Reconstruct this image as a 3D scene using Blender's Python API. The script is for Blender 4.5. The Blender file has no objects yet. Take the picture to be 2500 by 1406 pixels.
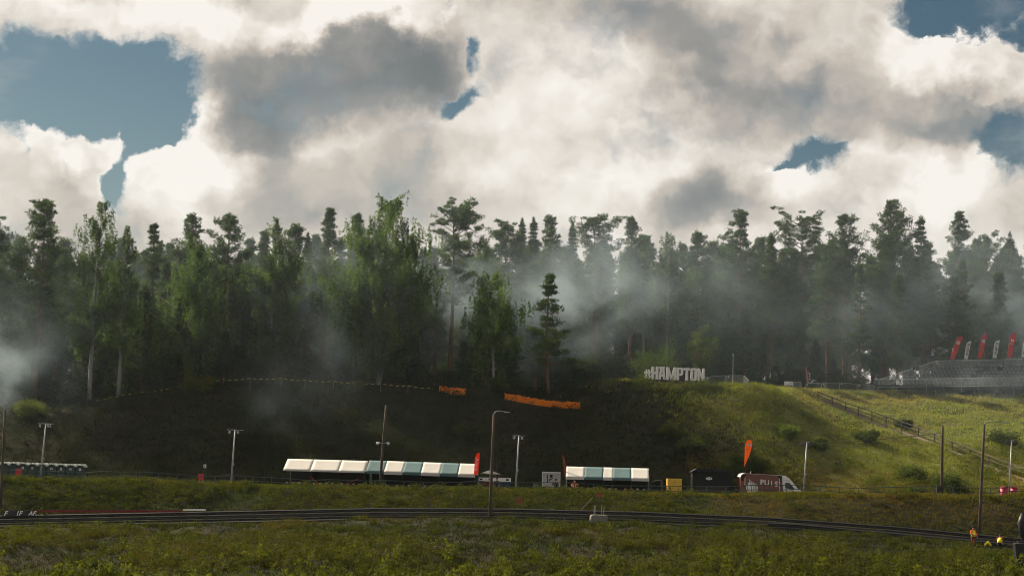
import bpy, bmesh, math, random
import numpy as np
from mathutils import Vector, Matrix, Quaternion, Euler

scene = bpy.context.scene
rad = math.radians

# ------------------------------------------------------------------ camera
FPX = 60.0 / 36.0 * 2500.0            # focal length in photograph pixels
PITCH, ROLL = rad(6.12), rad(1.4)
_f = Vector((0, math.cos(PITCH), math.sin(PITCH)))
_r0 = Vector((1, 0, 0))
_u0 = Vector((0, -math.sin(PITCH), math.cos(PITCH)))
_r = _r0 * math.cos(ROLL) + _u0 * math.sin(ROLL)
_u = _u0 * math.cos(ROLL) - _r0 * math.sin(ROLL)
cam_data = bpy.data.cameras.new('camera')
cam_data.lens = 60.0
cam_data.sensor_width = 36.0
cam_data.clip_start = 0.5
cam_data.clip_end = 12000.0
cam = bpy.data.objects.new('camera', cam_data)
cam.matrix_world = Matrix((( _r.x, _u.x, -_f.x, 0), (_r.y, _u.y, -_f.y, 0), (_r.z, _u.z, -_f.z, 0), (0, 0, 0, 1)))
scene.collection.objects.link(cam)
scene.camera = cam


def ray(px, py):
    """World direction of a place seen in the survey photograph."""
    return _f + _r * ((px - 1250.0) / FPX) + _u * ((703.0 - py) / FPX)


def at(px, py, d):
    """World point on that sight line at depth y = d metres."""
    v = ray(px, py)
    return v * (d / v.y)


# ------------------------------------------------------------------ light
SUN_EL, SUN_AZ = rad(36), rad(-52)     # azimuth from +Y, negative = left
sun_dir = Vector((math.cos(SUN_EL) * math.sin(SUN_AZ), math.cos(SUN_EL) * math.cos(SUN_AZ), math.sin(SUN_EL)))
sun_data = bpy.data.lights.new('sun', 'SUN')
sun_data.energy = 5.0
sun_data.angle = rad(0.5)
sun_data.color = (1.0, 0.86, 0.66)
sun = bpy.data.objects.new('sun', sun_data)
sun.rotation_euler = (-sun_dir).to_track_quat('-Z', 'Y').to_euler()
sun.location = (-60, 120, 90)
scene.collection.objects.link(sun)

vs = scene.view_settings
vs.view_transform = 'Standard'
vs.look = 'None'
vs.exposure = 1.1
vs.gamma = 1.0
vs.use_curve_mapping = False

cy = scene.cycles
cy.use_adaptive_sampling = True
cy.adaptive_threshold = 0.02
cy.max_bounces = 5
cy.diffuse_bounces = 2
cy.glossy_bounces = 2
cy.transmission_bounces = 3
cy.volume_bounces = 0
cy.transparent_max_bounces = 8
cy.caustics_reflective = False
cy.caustics_refractive = False
cy.sample_clamp_indirect = 4.0
cy.pixel_filter_type = 'BLACKMAN_HARRIS'
cy.filter_width = 1.0
cy.use_denoising = True
try:
    cy.denoiser = 'OPENIMAGEDENOISE'
except Exception:
    pass

# ------------------------------------------------------------------ sky (world): clear sky seen through broken cumulus
world = bpy.data.worlds.new('World')
scene.world = world
world.use_nodes = True
nt = world.node_tree
nt.nodes.clear()


class NB:
    """Small helper that writes node graphs."""
    def __init__(self, tree):
        self.t = tree

    def n(self, kind, **kw):
        nd = self.t.nodes.new(kind)
        for k, v in kw.items():
            setattr(nd, k, v)
        return nd

    def put(self, sock, v):
        if isinstance(v, bpy.types.NodeSocket):
            self.t.links.new(v, sock)
        elif v is not None:
            sock.default_value = v

    def m(self, op, a, b=None, c=None, clamp=False):
        nd = self.n('ShaderNodeMath', operation=op, use_clamp=clamp)
        self.put(nd.inputs[0], a)
        self.put(nd.inputs[1], b)
        self.put(nd.inputs[2], c)
        return nd.outputs[0]

    def v(self, op, a, b=None, scale=None):
        nd = self.n('ShaderNodeVectorMath', operation=op)
        self.put(nd.inputs[0], a)
        self.put(nd.inputs[1], b)
        if scale is not None:
            self.put(nd.inputs['Scale'], scale)
        return nd.outputs['Value'] if op in ('LENGTH', 'DOT_PRODUCT') else nd.outputs[0]

    def xyz(self, x, y, z):
        nd = self.n('ShaderNodeCombineXYZ')
        for s, q in zip(nd.inputs, (x, y, z)):
            self.put(s, q)
        return nd.outputs[0]

    def noise(self, vec, scale, detail=5, rough=0.5, lac=2.0, dist=0.0):
        nd = self.n('ShaderNodeTexNoise')
        self.put(nd.inputs['Vector'], vec)
        nd.inputs['Scale'].default_value = scale
        nd.inputs['Detail'].default_value = detail
        nd.inputs['Roughness'].default_value = rough
        nd.inputs['Lacunarity'].default_value = lac
        nd.inputs['Distortion'].default_value = dist
        return nd.outputs[0], nd.outputs[1]

    def smooth(self, v, lo, hi, a=0.0, b=1.0, kind='SMOOTHSTEP'):
        nd = self.n('ShaderNodeMapRange', interpolation_type=kind)
        self.put(nd.inputs[0], v)
        for i, q in enumerate((lo, hi, a, b)):
            self.put(nd.inputs[1 + i], q)
        return nd.outputs[0]

    def mix(self, fac, a, b, blend='MIX'):
        nd = self.n('ShaderNodeMix', data_type='RGBA', blend_type=blend)
        self.put(nd.inputs[0], fac)
        self.put(nd.inputs[6], a)
        self.put(nd.inputs[7], b)
        return nd.outputs[2]

    def ramp(self, fac, stops):
        nd = self.n('ShaderNodeValToRGB')
        el = nd.color_ramp.elements
        while len(el) < len(stops):
            el.new(0.5)
        for e, (p, c) in zip(el, stops):
            e.position = p
            e.color = (*c, 1.0)
        self.put(nd.inputs[0], fac)
        return nd.outputs[0]


W = NB(nt)
tc = W.n('ShaderNodeTexCoord')
sep = W.n('ShaderNodeSeparateXYZ')
nt.links.new(tc.outputs['Generated'], sep.inputs[0])
dx, dy, dz = sep.outputs
# flat chart of the whole sky (stereographic, about one unit per degree towards +Y)
den = W.m('DIVIDE', 114.59, W.m('ADD', 1.001, dy))
chart = W.xyz(W.m('MULTIPLY', dx, den), W.m('MULTIPLY', dz, den), 0.0)


def noise2(vec, scale, detail, rough, lac=2.0):
    nd = W.n('ShaderNodeTexNoise', noise_dimensions='2D')
    W.put(nd.inputs['Vector'], vec)
    nd.inputs['Scale'].default_value = scale
    nd.inputs['Detail'].default_value = detail
    nd.inputs['Roughness'].default_value = rough
    nd.inputs['Lacunarity'].default_value = lac
    return nd.outputs[0], nd.outputs[1]


# clouds are swept about by turbulence at two sizes
_, warp1 = noise2(chart, 0.17, 2, 0.5)
_, warp2 = noise2(chart, 0.62, 5, 0.62)
wv = W.v('ADD', W.v('SCALE', W.v('SUBTRACT', warp1, (0.5, 0.5, 0.5)), scale=3.8),
         W.v('SCALE', W.v('SUBTRACT', warp2, (0.5, 0.5, 0.5)), scale=1.7))
sky_w = W.v('ADD', chart, wv)


def chart_of(px, py):
    v = ray(px, py).normalized()
    return v.x * 114.59 / (1.001 + v.y), v.z * 114.59 / (1.001 + v.y)


def bank_of(blobs, vec, reach):
    """Sum of soft cones: (px, py, rx, ry, tilt clockwise, amount)."""
    total = None
    for (px, py, rx, ry, rot, amp) in blobs:
        u, v = chart_of(px, py)
        mp = W.n('ShaderNodeMapping', vector_type='TEXTURE')
        W.put(mp.inputs['Vector'], vec)
        mp.inputs['Location'].default_value = (u, v, 0)
        mp.inputs['Rotation'].default_value = (0, 0, rad(-rot))
        mp.inputs['Scale'].default_value = (rx * reach / 75.0, ry * reach / 75.0, 1e4)
        gr = W.n('ShaderNodeTexGradient', gradient_type='SPHERICAL')
        nt.links.new(mp.outputs[0], gr.inputs[0])
        total = W.m('MULTIPLY_ADD', gr.outputs[1], amp, 0.0 if total is None else total)
    return total


HOLES = [(90, 190, 290, 90, 4, 1.9), (350, 240, 150, 95, 20, 1.9), (20, 270, 130, 80, 0, 1.1),
         (400, 325, 60, 60, 0, .9), (330, 405, 48, 95, 28, 1.4), (268, 475, 46, 56, 0, 1.35), (-10, 390, 30, 60, 0, 1.2),
         (2430, 0, 210, 88, 4, 2.2), (2230, 62, 110, 30, 0, 1.3),
         (2030, 362, 95, 40, -14, 1.7), (1940, 400, 60, 16, -30, 1.1), (2475, 365, 70, 90, -10, 1.7),
         (1140, 195, 72, 34, -22, 1.9), (1200, 85, 30, 28, 0, 1.35), (1125, 2, 44, 30, 0, 1.5)]
DARKS = [(1045, 105, 130, 75, -30, .70), (850, 190, 210, 90, -14, .74), (640, 205, 130, 110, 0, .82), (620, 330, 90, 80, 0, .60),
         (1560, 20, 200, 80, 15, .52), (1710, 175, 240, 80, 28, .42), (1880, 220, 200, 70, 20, .28), (1895, 95, 36, 36, 0, .30),
         (1780, 465, 150, 80, 0, .52), (1660, 490, 130, 80, -20, .45),
         (690, 450, 120, 110, 0, .42), (780, 565, 90, 60, 0, .35), (1010, 500, 130, 60, 0, .34), (980, 390, 160, 60, -15, .22),
         (2260, 265, 220, 70, 6, .34), (2380, 310, 90, 60, 0, .25), (130, 450, 60, 40, 20, .3)]
LIGHTS = [(870, 40, 190, 50, -8, 1.5), (600, 100, 110, 60, 0, .3), (490, 390, 140, 140, 0, 1.0), (150, 370, 130, 90, 0, .95), (300, 355, 50, 40, 0, .5), (430, 60, 110, 60, 20, .6),
          (1960, 440, 90, 45, 0, .8), (2330, 130, 210, 55, 8, .9), (2330, 440, 90, 75, 0, .8), (2200, 350, 90, 50, 10, .4), (250, 30, 320, 50, 0, .4),
          (1400, 430, 220, 140, 0, .3), (1160, 40, 60, 50, 0, .4)]

holes = bank_of(HOLES, sky_w, 1.6)
darks = bank_of(DARKS, sky_w, 1.7)
lights = bank_of(LIGHTS, sky_w, 1.6)

# heaped detail (cells within cells), sampled twice so that the side of a puff towards the sun is lighter
vs_ = W.v('MULTIPLY', W.v('ADD', chart, W.v('SCALE', W.v('SUBTRACT', warp2, (0.5, 0.5, 0.5)), scale=1.1)), (1, 1.1, 1))


def puffs(vec, scale, detail, rough):
    nd = W.n('ShaderNodeTexVoronoi', voronoi_dimensions='2D', feature='F1', distance='EUCLIDEAN', normalize=True)
    W.put(nd.inputs['Vector'], vec)
    nd.inputs['Scale'].default_value = scale
    nd.inputs['Detail'].default_value = detail
    nd.inputs['Roughness'].default_value = rough
    return W.m('SUBTRACT', 1.0, nd.outputs['Distance'])


big, _ = noise2(vs_, 0.2, 7, 0.58)
n0 = puffs(vs_, 0.30, 3.0, 0.6)
n1 = puffs(W.v('ADD', vs_, (-0.42, 0.60, 0.0)), 0.30, 3.0, 0.6)
relief = W.m('SUBTRACT', n0, n1)

cover = W.m('ADD', 1.06, W.m('ADD', W.m('MULTIPLY', W.m('SUBTRACT', n0, 0.62), 2.3), W.m('MULTIPLY', W.m('SUBTRACT', big, 0.5), 2.2)))
cover = W.m('ADD', W.m('SUBTRACT', cover, W.m('MULTIPLY', holes, 1.15)), W.m('MULTIPLY', lights, 0.6))
# the rest of the sky is broken cloud of the same kind
far_gap, _ = noise2(chart, 0.045, 3, 0.5)
outside = W.smooth(W.v('LENGTH', W.v('MULTIPLY', W.v('SUBTRACT', chart, (0.0, 12.0, 0.0)), (1 / 30.0, 1 / 22.0, 0.0))), 0.8, 1.3)
cover = W.m('SUBTRACT', cover, W.m('MULTIPLY', outside, W.smooth(far_gap, 0.48, 0.66, 0.0, 1.3)))
ragged, _ = noise2(vs_, 0.95, 6, 0.62)
crisp = W.m('ADD', 0.36, W.m('MULTIPLY', lights, 1.4), clamp=True)
alpha = W.smooth(W.m('ADD', cover, W.m('MULTIPLY', W.m('MULTIPLY', W.m('SUBTRACT', ragged, 0.5), W.smooth(holes, 0.05, 0.6)), W.smooth(crisp, 0.36, 1.0, 1.9, 0.8))), -0.15, W.smooth(crisp, 0.36, 0.9, 1.25, 0.42))
soft = W.smooth(cover, 0.05, 1.0)
tone, _ = noise2(vs_, 0.11, 4, 0.5)
shade = W.m('MULTIPLY_ADD', darks, W.smooth(big, 0.25, 0.7, 0.6, 1.25, 'LINEAR'), 0.25)
shade = W.m('SUBTRACT', shade, W.m('MULTIPLY', lights, 0.55))
shade = W.m('ADD', shade, W.m('MULTIPLY', W.m('SUBTRACT', tone, 0.5), 0.7))
shade = W.m('ADD', shade, W.m('MULTIPLY', W.m('SUBTRACT', big, 0.5), -0.7))
shade = W.m('ADD', shade, W.m('MULTIPLY', W.m('SUBTRACT', soft, 0.9), 0.22))
shade = W.m('ADD', shade, W.m('MULTIPLY', W.m('SUBTRACT', far_gap, 0.5), W.m('MULTIPLY', outside, 1.2)))
shade = W.m('SUBTRACT', shade, W.m('MULTIPLY', relief, W.m('MULTIPLY', crisp, 1.1)))
cloud = W.ramp(W.m('MULTIPLY', shade, 0.62, clamp=True), [(0.0, (.96, .92, .86)), (0.11, (.82, .765, .69)), (0.25, (.59, .535, .47)),
                                                         (0.42, (.33, .325, .31)), (0.68, (.20, .215, .218)), (1.0, (.145, .165, .17))])

sky = W.n('ShaderNodeTexSky', sky_type='NISHITA')
sky.sun_disc = False
sky.sun_elevation = SUN_EL
sky.sun_rotation = SUN_AZ
sky.air_density = 1.0
sky.dust_density = 1.6
sky.ozone_density = 1.5
blue = W.v('MULTIPLY', W.v('SCALE', sky.outputs[0], scale=0.047), (0.72, 0.91, 0.88))
wisps, _ = noise2(W.v('MULTIPLY', chart, (1, 2.2, 1)), 0.13, 6, 0.6)
blue = W.mix(W.smooth(wisps, 0.54, 0.85, 0.0, 0.45), blue, (.55, .56, .54, 1))
final = W.mix(alpha, blue, cloud)
bg = W.n('ShaderNodeBackground')
nt.links.new(final, bg.inputs[0])
bg.inputs[1].default_value = 0.455
wo = W.n('ShaderNodeOutputWorld')
nt.links.new(bg.outputs[0], wo.inputs[0])
world.cycles.sampling_method = 'MANUAL'
world.cycles.sample_map_resolution = 512

# ------------------------------------------------------------------ helpers for materials, meshes and objects
def mat(name, col, rough=0.7, metal=0.0, var=0.12, scale=3.0, bump=0.0, spec=0.3, trans=None, attr=None, wear=None):
    """Procedural surface: base colour broken up by object-space noise; optional bump, wear colour, leaf translucency."""
    m = bpy.data.materials.new(name)
    m.use_nodes = True
    t = m.node_tree
    t.nodes.clear()
    N = NB(t)
    out = N.n('ShaderNodeOutputMaterial')
    bs = N.n('ShaderNodeBsdfPrincipled')
    bs.inputs['Roughness'].default_value = rough
    bs.inputs['Metallic'].default_value = metal
    bs.inputs['Specular IOR Level'].default_value = spec
    base = (*col, 1.0)
    if attr:
        at_ = N.n('ShaderNodeAttribute', attribute_name=attr)
        c = N.mix(1.0, at_.outputs['Color'], base, 'MULTIPLY')
    else:
        tcn = N.n('ShaderNodeTexCoord')
        f, _ = N.noise(tcn.outputs['Object'], scale, 5, 0.6)
        lo = tuple(q * (1 - var * 1.6) for q in col)
        hi = tuple(min(1, q * (1 + var * 1.6)) for q in col)
        c = N.mix(f, (*lo, 1), (*hi, 1))
        if wear:
            g, _ = N.noise(tcn.outputs['Object'], scale * 2.7, 6, 0.65)
            c = N.mix(N.smooth(g, 0.55, 0.72, 0.0, 0.8), c, (*wear, 1))
        if bump:
            bp = N.n('ShaderNodeBump')
            bp.inputs['Strength'].default_value = bump
            bp.inputs['Distance'].default_value = 0.03
            N.put(bp.inputs['Height'], f)
            t.links.new(bp.outputs[0], bs.inputs['Normal'])
    N.put(bs.inputs['Base Color'], c)
    if trans:
        tr = N.n('ShaderNodeBsdfTranslucent')
        N.put(tr.inputs['Color'], N.mix(1.0, c, (*trans[1], 1), 'MULTIPLY'))
        mx = N.n('ShaderNodeMixShader')
        mx.inputs[0].default_value = trans[0]
        t.links.new(bs.outputs[0], mx.inputs[1])
        t.links.new(tr.outputs[0], mx.inputs[2])
        t.links.new(mx.outputs[0], out.inputs[0])
    else:
        t.links.new(bs.outputs[0], out.inputs[0])
    return m


def mesh_np(name, verts, faces, material=None, tint=None, smooth=False):
    """Mesh data from numpy arrays; faces all triangles or all quads."""
    verts = np.asarray(verts, dtype=np.float32)
    faces = np.asarray(faces, dtype=np.int32)
    me = bpy.data.meshes.new(name)
    k = faces.shape[1]
    me.vertices.add(len(verts))
    me.vertices.foreach_set('co', verts.ravel())
    me.loops.add(faces.size)
    me.loops.foreach_set('vertex_index', faces.ravel())
    me.polygons.add(len(faces))
    me.polygons.foreach_set('loop_start', np.arange(0, faces.size, k, dtype=np.int32))
    if tint is not None:
        ca = me.color_attributes.new('tint', 'FLOAT_COLOR', 'POINT')
        tt = np.ones((len(verts), 4), dtype=np.float32)
        tt[:, :3] = tint
        ca.data.foreach_set('color', tt.ravel())
    me.update(calc_edges=True)
    if smooth:
        me.polygons.foreach_set('use_smooth', np.ones(len(faces), dtype=bool))
    if material:
        me.materials.append(material)
    return me


def link(o):
    scene.collection.objects.link(o)
    return o


def tag(o, label=None, cat=None, group=None, kind=None):
    if label:
        o['label'] = label
    if cat:
        o['category'] = cat
    if group:
        o['group'] = group
    if kind:
        o['kind'] = kind
    return o


def empty(name, loc, rz=0.0, label=None, cat=None, group=None):
    o = bpy.data.objects.new(name, None)
    o.empty_display_size = 0.3
    o.location = loc
    o.rotation_euler = (0, 0, rz)
    link(o)
    return tag(o, label, cat, group)


def copy_tree(o, parent=None):
    c = o.copy()
    link(c)
    c.parent = parent
    for ch in list(o.children):
        copy_tree(ch, c)
    return c


class MB:
    """Collects simple solids into one mesh."""
    def __init__(self):
        self.v, self.f = [], []

    def _add(self, vs, fs):
        n = len(self.v)
        self.v += [tuple(p) for p in vs]
        self.f += [tuple(i + n for i in q) for q in fs]
        return self

    def box(self, c, s, rot=None):
        hx, hy, hz = s[0] / 2, s[1] / 2, s[2] / 2
        P = [Vector((x, y, z)) for x in (-hx, hx) for y in (-hy, hy) for z in (-hz, hz)]
        if rot is not None:
            P = [rot @ p for p in P]
        P = [p + Vector(c) for p in P]
        return self._add(P, [(0, 1, 3, 2), (4, 6, 7, 5), (0, 4, 5, 1), (2, 3, 7, 6), (0, 2, 6, 4), (1, 5, 7, 3)])

    def tube(self, a, b, r0, r1=None, n=8, caps=True):
        a, b = Vector(a), Vector(b)
        r1 = r0 if r1 is None else r1
        d = (b - a).normalized()
        x = d.orthogonal().normalized()
        y = d.cross(x)
        vs = []
        for p, r in ((a, r0), (b, r1)):
            for i in range(n):
                t = 2 * math.pi * i / n
                vs.append(p + x * (r * math.cos(t)) + y * (r * math.sin(t)))
        fs = [(i, (i + 1) % n, n + (i + 1) % n, n + i) for i in range(n)]
        if caps:
            fs += [tuple(range(n - 1, -1, -1)), tuple(range(n, 2 * n))]
        return self._add(vs, fs)

    def path(self, pts, radii, n=8):
        pts = [Vector(p) for p in pts]
        vs, fs = [], []
        x = None
        for k, p in enumerate(pts):
            d = (pts[min(k + 1, len(pts) - 1)] - pts[max(k - 1, 0)]).normalized()
            x = d.orthogonal().normalized() if x is None else (x - d * x.dot(d)).normalized()
            y = d.cross(x)
            r = radii[k] if hasattr(radii, '__len__') else radii
            for i in range(n):
                t = 2 * math.pi * i / n
                vs.append(p + x * (r * math.cos(t)) + y * (r * math.sin(t)))
        for k in range(len(pts) - 1):
            for i in range(n):
                fs.append((k * n + i, k * n + (i + 1) % n, (k + 1) * n + (i + 1) % n, (k + 1) * n + i))
        fs += [tuple(range(n - 1, -1, -1)), tuple(range((len(pts) - 1) * n, len(pts) * n))]
        return self._add(vs, fs)

    def prism(self, outline, y0, y1):
        """Outline in x,z pushed from y0 to y1 (any simple polygon)."""
        n = len(outline)
        vs = [(p[0], y0, p[1]) for p in outline] + [(p[0], y1, p[1]) for p in outline]
        fs = [(i, (i + 1) % n, n + (i + 1) % n, n + i) for i in range(n)]
        fs += [tuple(range(n - 1, -1, -1)), tuple(range(n, 2 * n))]
        return self._add(vs, fs)

    def quad(self, a, b, c, d):
        return self._add([a, b, c, d], [(0, 1, 2, 3)])

    def ball(self, c, r, n=8, m=6, squash=1.0):
        vs = [(c[0], c[1], c[2] - r * squash)]
        for j in range(1, m):
            ph = -math.pi / 2 + math.pi * j / m
            for i in range(n):
                t = 2 * math.pi * i / n
                vs.append((c[0] + r * math.cos(ph) * math.cos(t), c[1] + r * math.cos(ph) * math.sin(t), c[2] + r * math.sin(ph) * squash))
        vs.append((c[0], c[1], c[2] + r * squash))
        fs = [(0, 1 + (i + 1) % n, 1 + i) for i in range(n)]
        for j in range(m - 2):
            for i in range(n):
                a = 1 + j * n
                fs.append((a + i, a + (i + 1) % n, a + n + (i + 1) % n, a + n + i))
        a = 1 + (m - 2) * n
        fs += [(a + i, a + (i + 1) % n, len(vs) - 1) for i in range(n)]
        return self._add(vs, fs)

    def build(self, name, material, parent=None, smooth=False, loc=None, bevel=0.0):
        me = bpy.data.meshes.new(name)
        me.from_pydata(self.v, [], self.f)
        me.update()
        bm = bmesh.new()
        bm.from_mesh(me)
        bmesh.ops.recalc_face_normals(bm, faces=bm.faces)
        bm.to_mesh(me)
        bm.free()
        if smooth:
            for p in me.polygons:
                p.use_smooth = True
        me.materials.append(material)
        o = bpy.data.objects.new(name, me)
        if parent is not None:
            o.parent = parent
        if loc is not None:
            o.location = loc
        if bevel:
            bv = o.modifiers.new('bevel', 'BEVEL')
            bv.width = bevel
            bv.segments = 2
        return link(o)


def text_mesh(body, size, depth=0.0, bold=0.0, shear=0.0, space=1.0):
    """Lettering as a plain mesh, x right, z up, lying in the xz plane (font outline pressed to a mesh)."""
    cu = bpy.data.curves.new('lettering', 'FONT')
    cu.body = body
    cu.size = size
    cu.extrude = depth
    cu.offset = bold
    cu.shear = shear
    cu.space_character = space
    cu.align_x = 'CENTER'
    cu.align_y = 'CENTER'
    cu.resolution_u = 3
    o = bpy.data.objects.new('lettering', cu)
    link(o)
    dg = bpy.context.evaluated_depsgraph_get()
    me = bpy.data.meshes.new_from_object(o.evaluated_get(dg))
    bpy.data.objects.remove(o)
    me.transform(Matrix.Rotation(rad(90), 4, 'X'))
    return me


def lettering(name, body, size, material, parent, loc, depth=0.004, **kw):
    me = text_mesh(body, size, depth, **kw)
    me.materials.clear()
    me.materials.append(material)
    o = bpy.data.objects.new(name, me)
    o.parent = parent
    o.location = loc
    return link(o)


# ------------------------------------------------------------------ the lie of the land
# survey lines from near to far: (px, py, depth)
def line(pts):
    P = [at(*p) for p in pts]
    return np.array([[p.x, p.y, p.z] for p in P])


X_ALL = [-400, 0, 250, 550, 700, 950, 1250, 1600, 1850, 2000, 2200, 2500, 2900]
fore_foot = line([(p, 1428, 108) for p in X_ALL])
fore_crest = line([(-400, 1292, 131), (0, 1286, 131), (250, 1281, 131), (650, 1273, 131), (950, 1266, 131), (1250, 1268, 131), (1500, 1276, 131),
                   (1800, 1284, 131), (2100, 1302, 130), (2300, 1320, 129), (2400, 1334, 128), (2500, 1340, 127), (2900, 1380, 125)])
bank_crest = line([(-400, 1150, 153), (0, 1163, 153), (250, 1170, 153), (400, 1173, 153), (550, 1180, 153), (700, 1186, 153), (950, 1191, 153), (1250, 1195, 153),
                   (1450, 1199, 153), (1600, 1203, 153), (1850, 1205, 153), (2000, 1207, 153), (2200, 1206, 153), (2500, 1206, 153), (2900, 1208, 153)])
hill_crest = line([(-400, 1015, 182), (0, 1004, 182), (120, 998, 183), (240, 980, 183), (330, 968, 183), (450, 947, 184), (530, 938, 184), (600, 935, 185), (750, 940, 185), (900, 944, 185),
                   (1060, 953, 184), (1150, 952, 184), (1250, 946, 183), (1330, 962, 183), (1400, 958, 183), (1480, 936, 183), (1550, 926, 184), (1620, 938, 185), (1720, 942, 185),
                   (1840, 941, 186), (1900, 945, 190), (1960, 952, 198), (2050, 955, 206), (2200, 956, 211), (2500, 952, 214), (2900, 950, 216)])


def on(l, x, k):
    return np.interp(x, l[:, 0], l[:, k])


HX = np.arange(-130, 130.01, 0.5)
HY = np.arange(-20, 290.01, 0.5)
HZ = np.zeros((len(HX), len(HY)))
for i, x in enumerate(HX):
    ff = (on(fore_foot, x, 1), on(fore_foot, x, 2))
    fc = (on(fore_crest, x, 1), on(fore_crest, x, 2))
    bc = (on(bank_crest, x, 1), on(bank_crest, x, 2))
    hc = (on(hill_crest, x, 1), on(hill_crest, x, 2))
    tz = fc[1] - 0.42
    pts = [(-20, -1.75), (6, -1.75), (30, -7.2), (70, -11.0), (92, -9.6), ff, (ff[0] + 12, ff[1] + (fc[1] - ff[1]) * 0.60), fc, (fc[0] + 1.6, tz), (145.0, tz - 0.05),
           (146.5, tz + 0.15), (150.5, tz + (bc[1] - tz) * 0.72), bc, (154.2, bc[1] - 0.12), (155.6, bc[1] - 0.78), (166.0, bc[1] - 0.72), (168.0, bc[1] - 0.35),
           (168 + (hc[0] - 168) * 0.5, bc[1] + (hc[1] - bc[1]) * 0.50), (hc[0] - 1.2, hc[1] - 0.35), hc, (hc[0] + 4, hc[1] + 0.15), (hc[0] + 40, hc[1] + 0.6), (290, hc[1] + 1.0)]
    HZ[i] = np.interp(HY, [p[0] for p in pts], [p[1] for p in pts])


def blur(a, n, axis):
    k = np.hanning(n + 2)[1:-1]
    k /= k.sum()
    pad = [(0, 0), (0, 0)]
    pad[axis] = (n // 2, n // 2)
    b = np.pad(a, pad, mode='edge')
    return np.apply_along_axis(lambda q: np.convolve(q, k, mode='valid'), axis, b)


HZ = blur(HZ, 5, 1)
HZ = blur(HZ, 9, 0)
rng = np.random.default_rng(11)


def lumps(shape, cell, seed):
    """Smooth random field from a coarse lattice."""
    r = np.random.default_rng(seed)
    a = r.normal(size=(int(shape[0] / cell) + 3, int(shape[1] / cell) + 3))
    xi = np.arange(shape[0]) / cell
    yi = np.arange(shape[1]) / cell
    x0, y0 = xi.astype(int), yi.astype(int)
    fx = (xi - x0)[:, None]
    fy = (yi - y0)[None, :]
    fx = fx * fx * (3 - 2 * fx)
    fy = fy * fy * (3 - 2 * fy)
    g = lambda i, j: a[np.ix_(x0 + i, y0 + j)]
    return (g(0, 0) * (1 - fx) + g(1, 0) * fx) * (1 - fy) + (g(0, 1) * (1 - fx) + g(1, 1) * fx) * fy


YY = HY[None, :] + 0 * HX[:, None]
rough_here = np.where((YY > 131.5) & (YY < 145.5), 0.02, np.where((YY > 155) & (YY < 167), 0.03, np.where(YY > 168, 0.24, np.where(YY < 131, 0.20, 0.15))))
HZ += blur(rough_here, 7, 1) * (lumps(HZ.shape, 9, 1) * 0.6 + lumps(HZ.shape, 4, 2) * 0.5 + lumps(HZ.shape, 2, 3) * 0.3)


def H(x, y):
    """Ground height, bilinear (arrays or numbers)."""
    fx = np.clip((np.asarray(x, dtype=float) - HX[0]) / 0.5, 0, len(HX) - 1.001)
    fy = np.clip((np.asarray(y, dtype=float) - HY[0]) / 0.5, 0, len(HY) - 1.001)
    i, j = fx.astype(int), fy.astype(int)
    a, b = fx - i, fy - j
    return (HZ[i, j] * (1 - a) + HZ[i + 1, j] * a) * (1 - b) + (HZ[i, j + 1] * (1 - a) + HZ[i + 1, j + 1] * a) * b


def ground(px, py, d0=100.0, d1=285.0):
    """First ground point met along a sight line beyond depth d0."""
    v = ray(px, py)
    v = v / v.y
    ds = np.arange(d0, d1, 0.25)
    below = H(v.x * ds, ds) >= v.z * ds
    k = int(np.argmax(below)) if below.any() else len(ds) - 1
    d = ds[k]
    return Vector((v.x * d, d, float(H(v.x * d, d))))


def stand(px, d):
    """Ground point at depth d in the column of px (at about its ground height)."""
    x = at(px, 1000, d).x
    for _ in range(4):
        z = float(H(x, d))
        # shift for the camera's slight tilt
        y_img = 703 - FPX * (Vector((x, d, z)).dot(_u)) / (Vector((x, d, z)).dot(_f))
        x = at(px, y_img, d).x
    return Vector((x, d, float(H(x, d))))


# one sheet: the surveyed land, carried on to the horizon by wide cells
def spread(core, lo, hi):
    a = [lo]
    return np.concatenate([np.array(lo), core, np.array(hi)])


gx = spread(np.arange(-130, 130.01, 1.0), [-6000, -2500, -1000, -500, -250], [250, 500, 1000, 2500, 6000])
gy = spread(np.concatenate([np.arange(-20, 100, 2.0), np.arange(100, 290.01, 0.75)]), [-6000, -2500, -900, -300, -80], [340, 500, 900, 2500, 8000])
GX, GY = np.meshgrid(gx, gy, indexing='ij')
GZ = H(GX, GY)
nx, ny = GX.shape
idx = np.arange(nx * ny).reshape(nx, ny)
gf = np.stack([idx[:-1, :-1].ravel(), idx[1:, :-1].ravel(), idx[1:, 1:].ravel(), idx[:-1, 1:].ravel()], 1)


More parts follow.
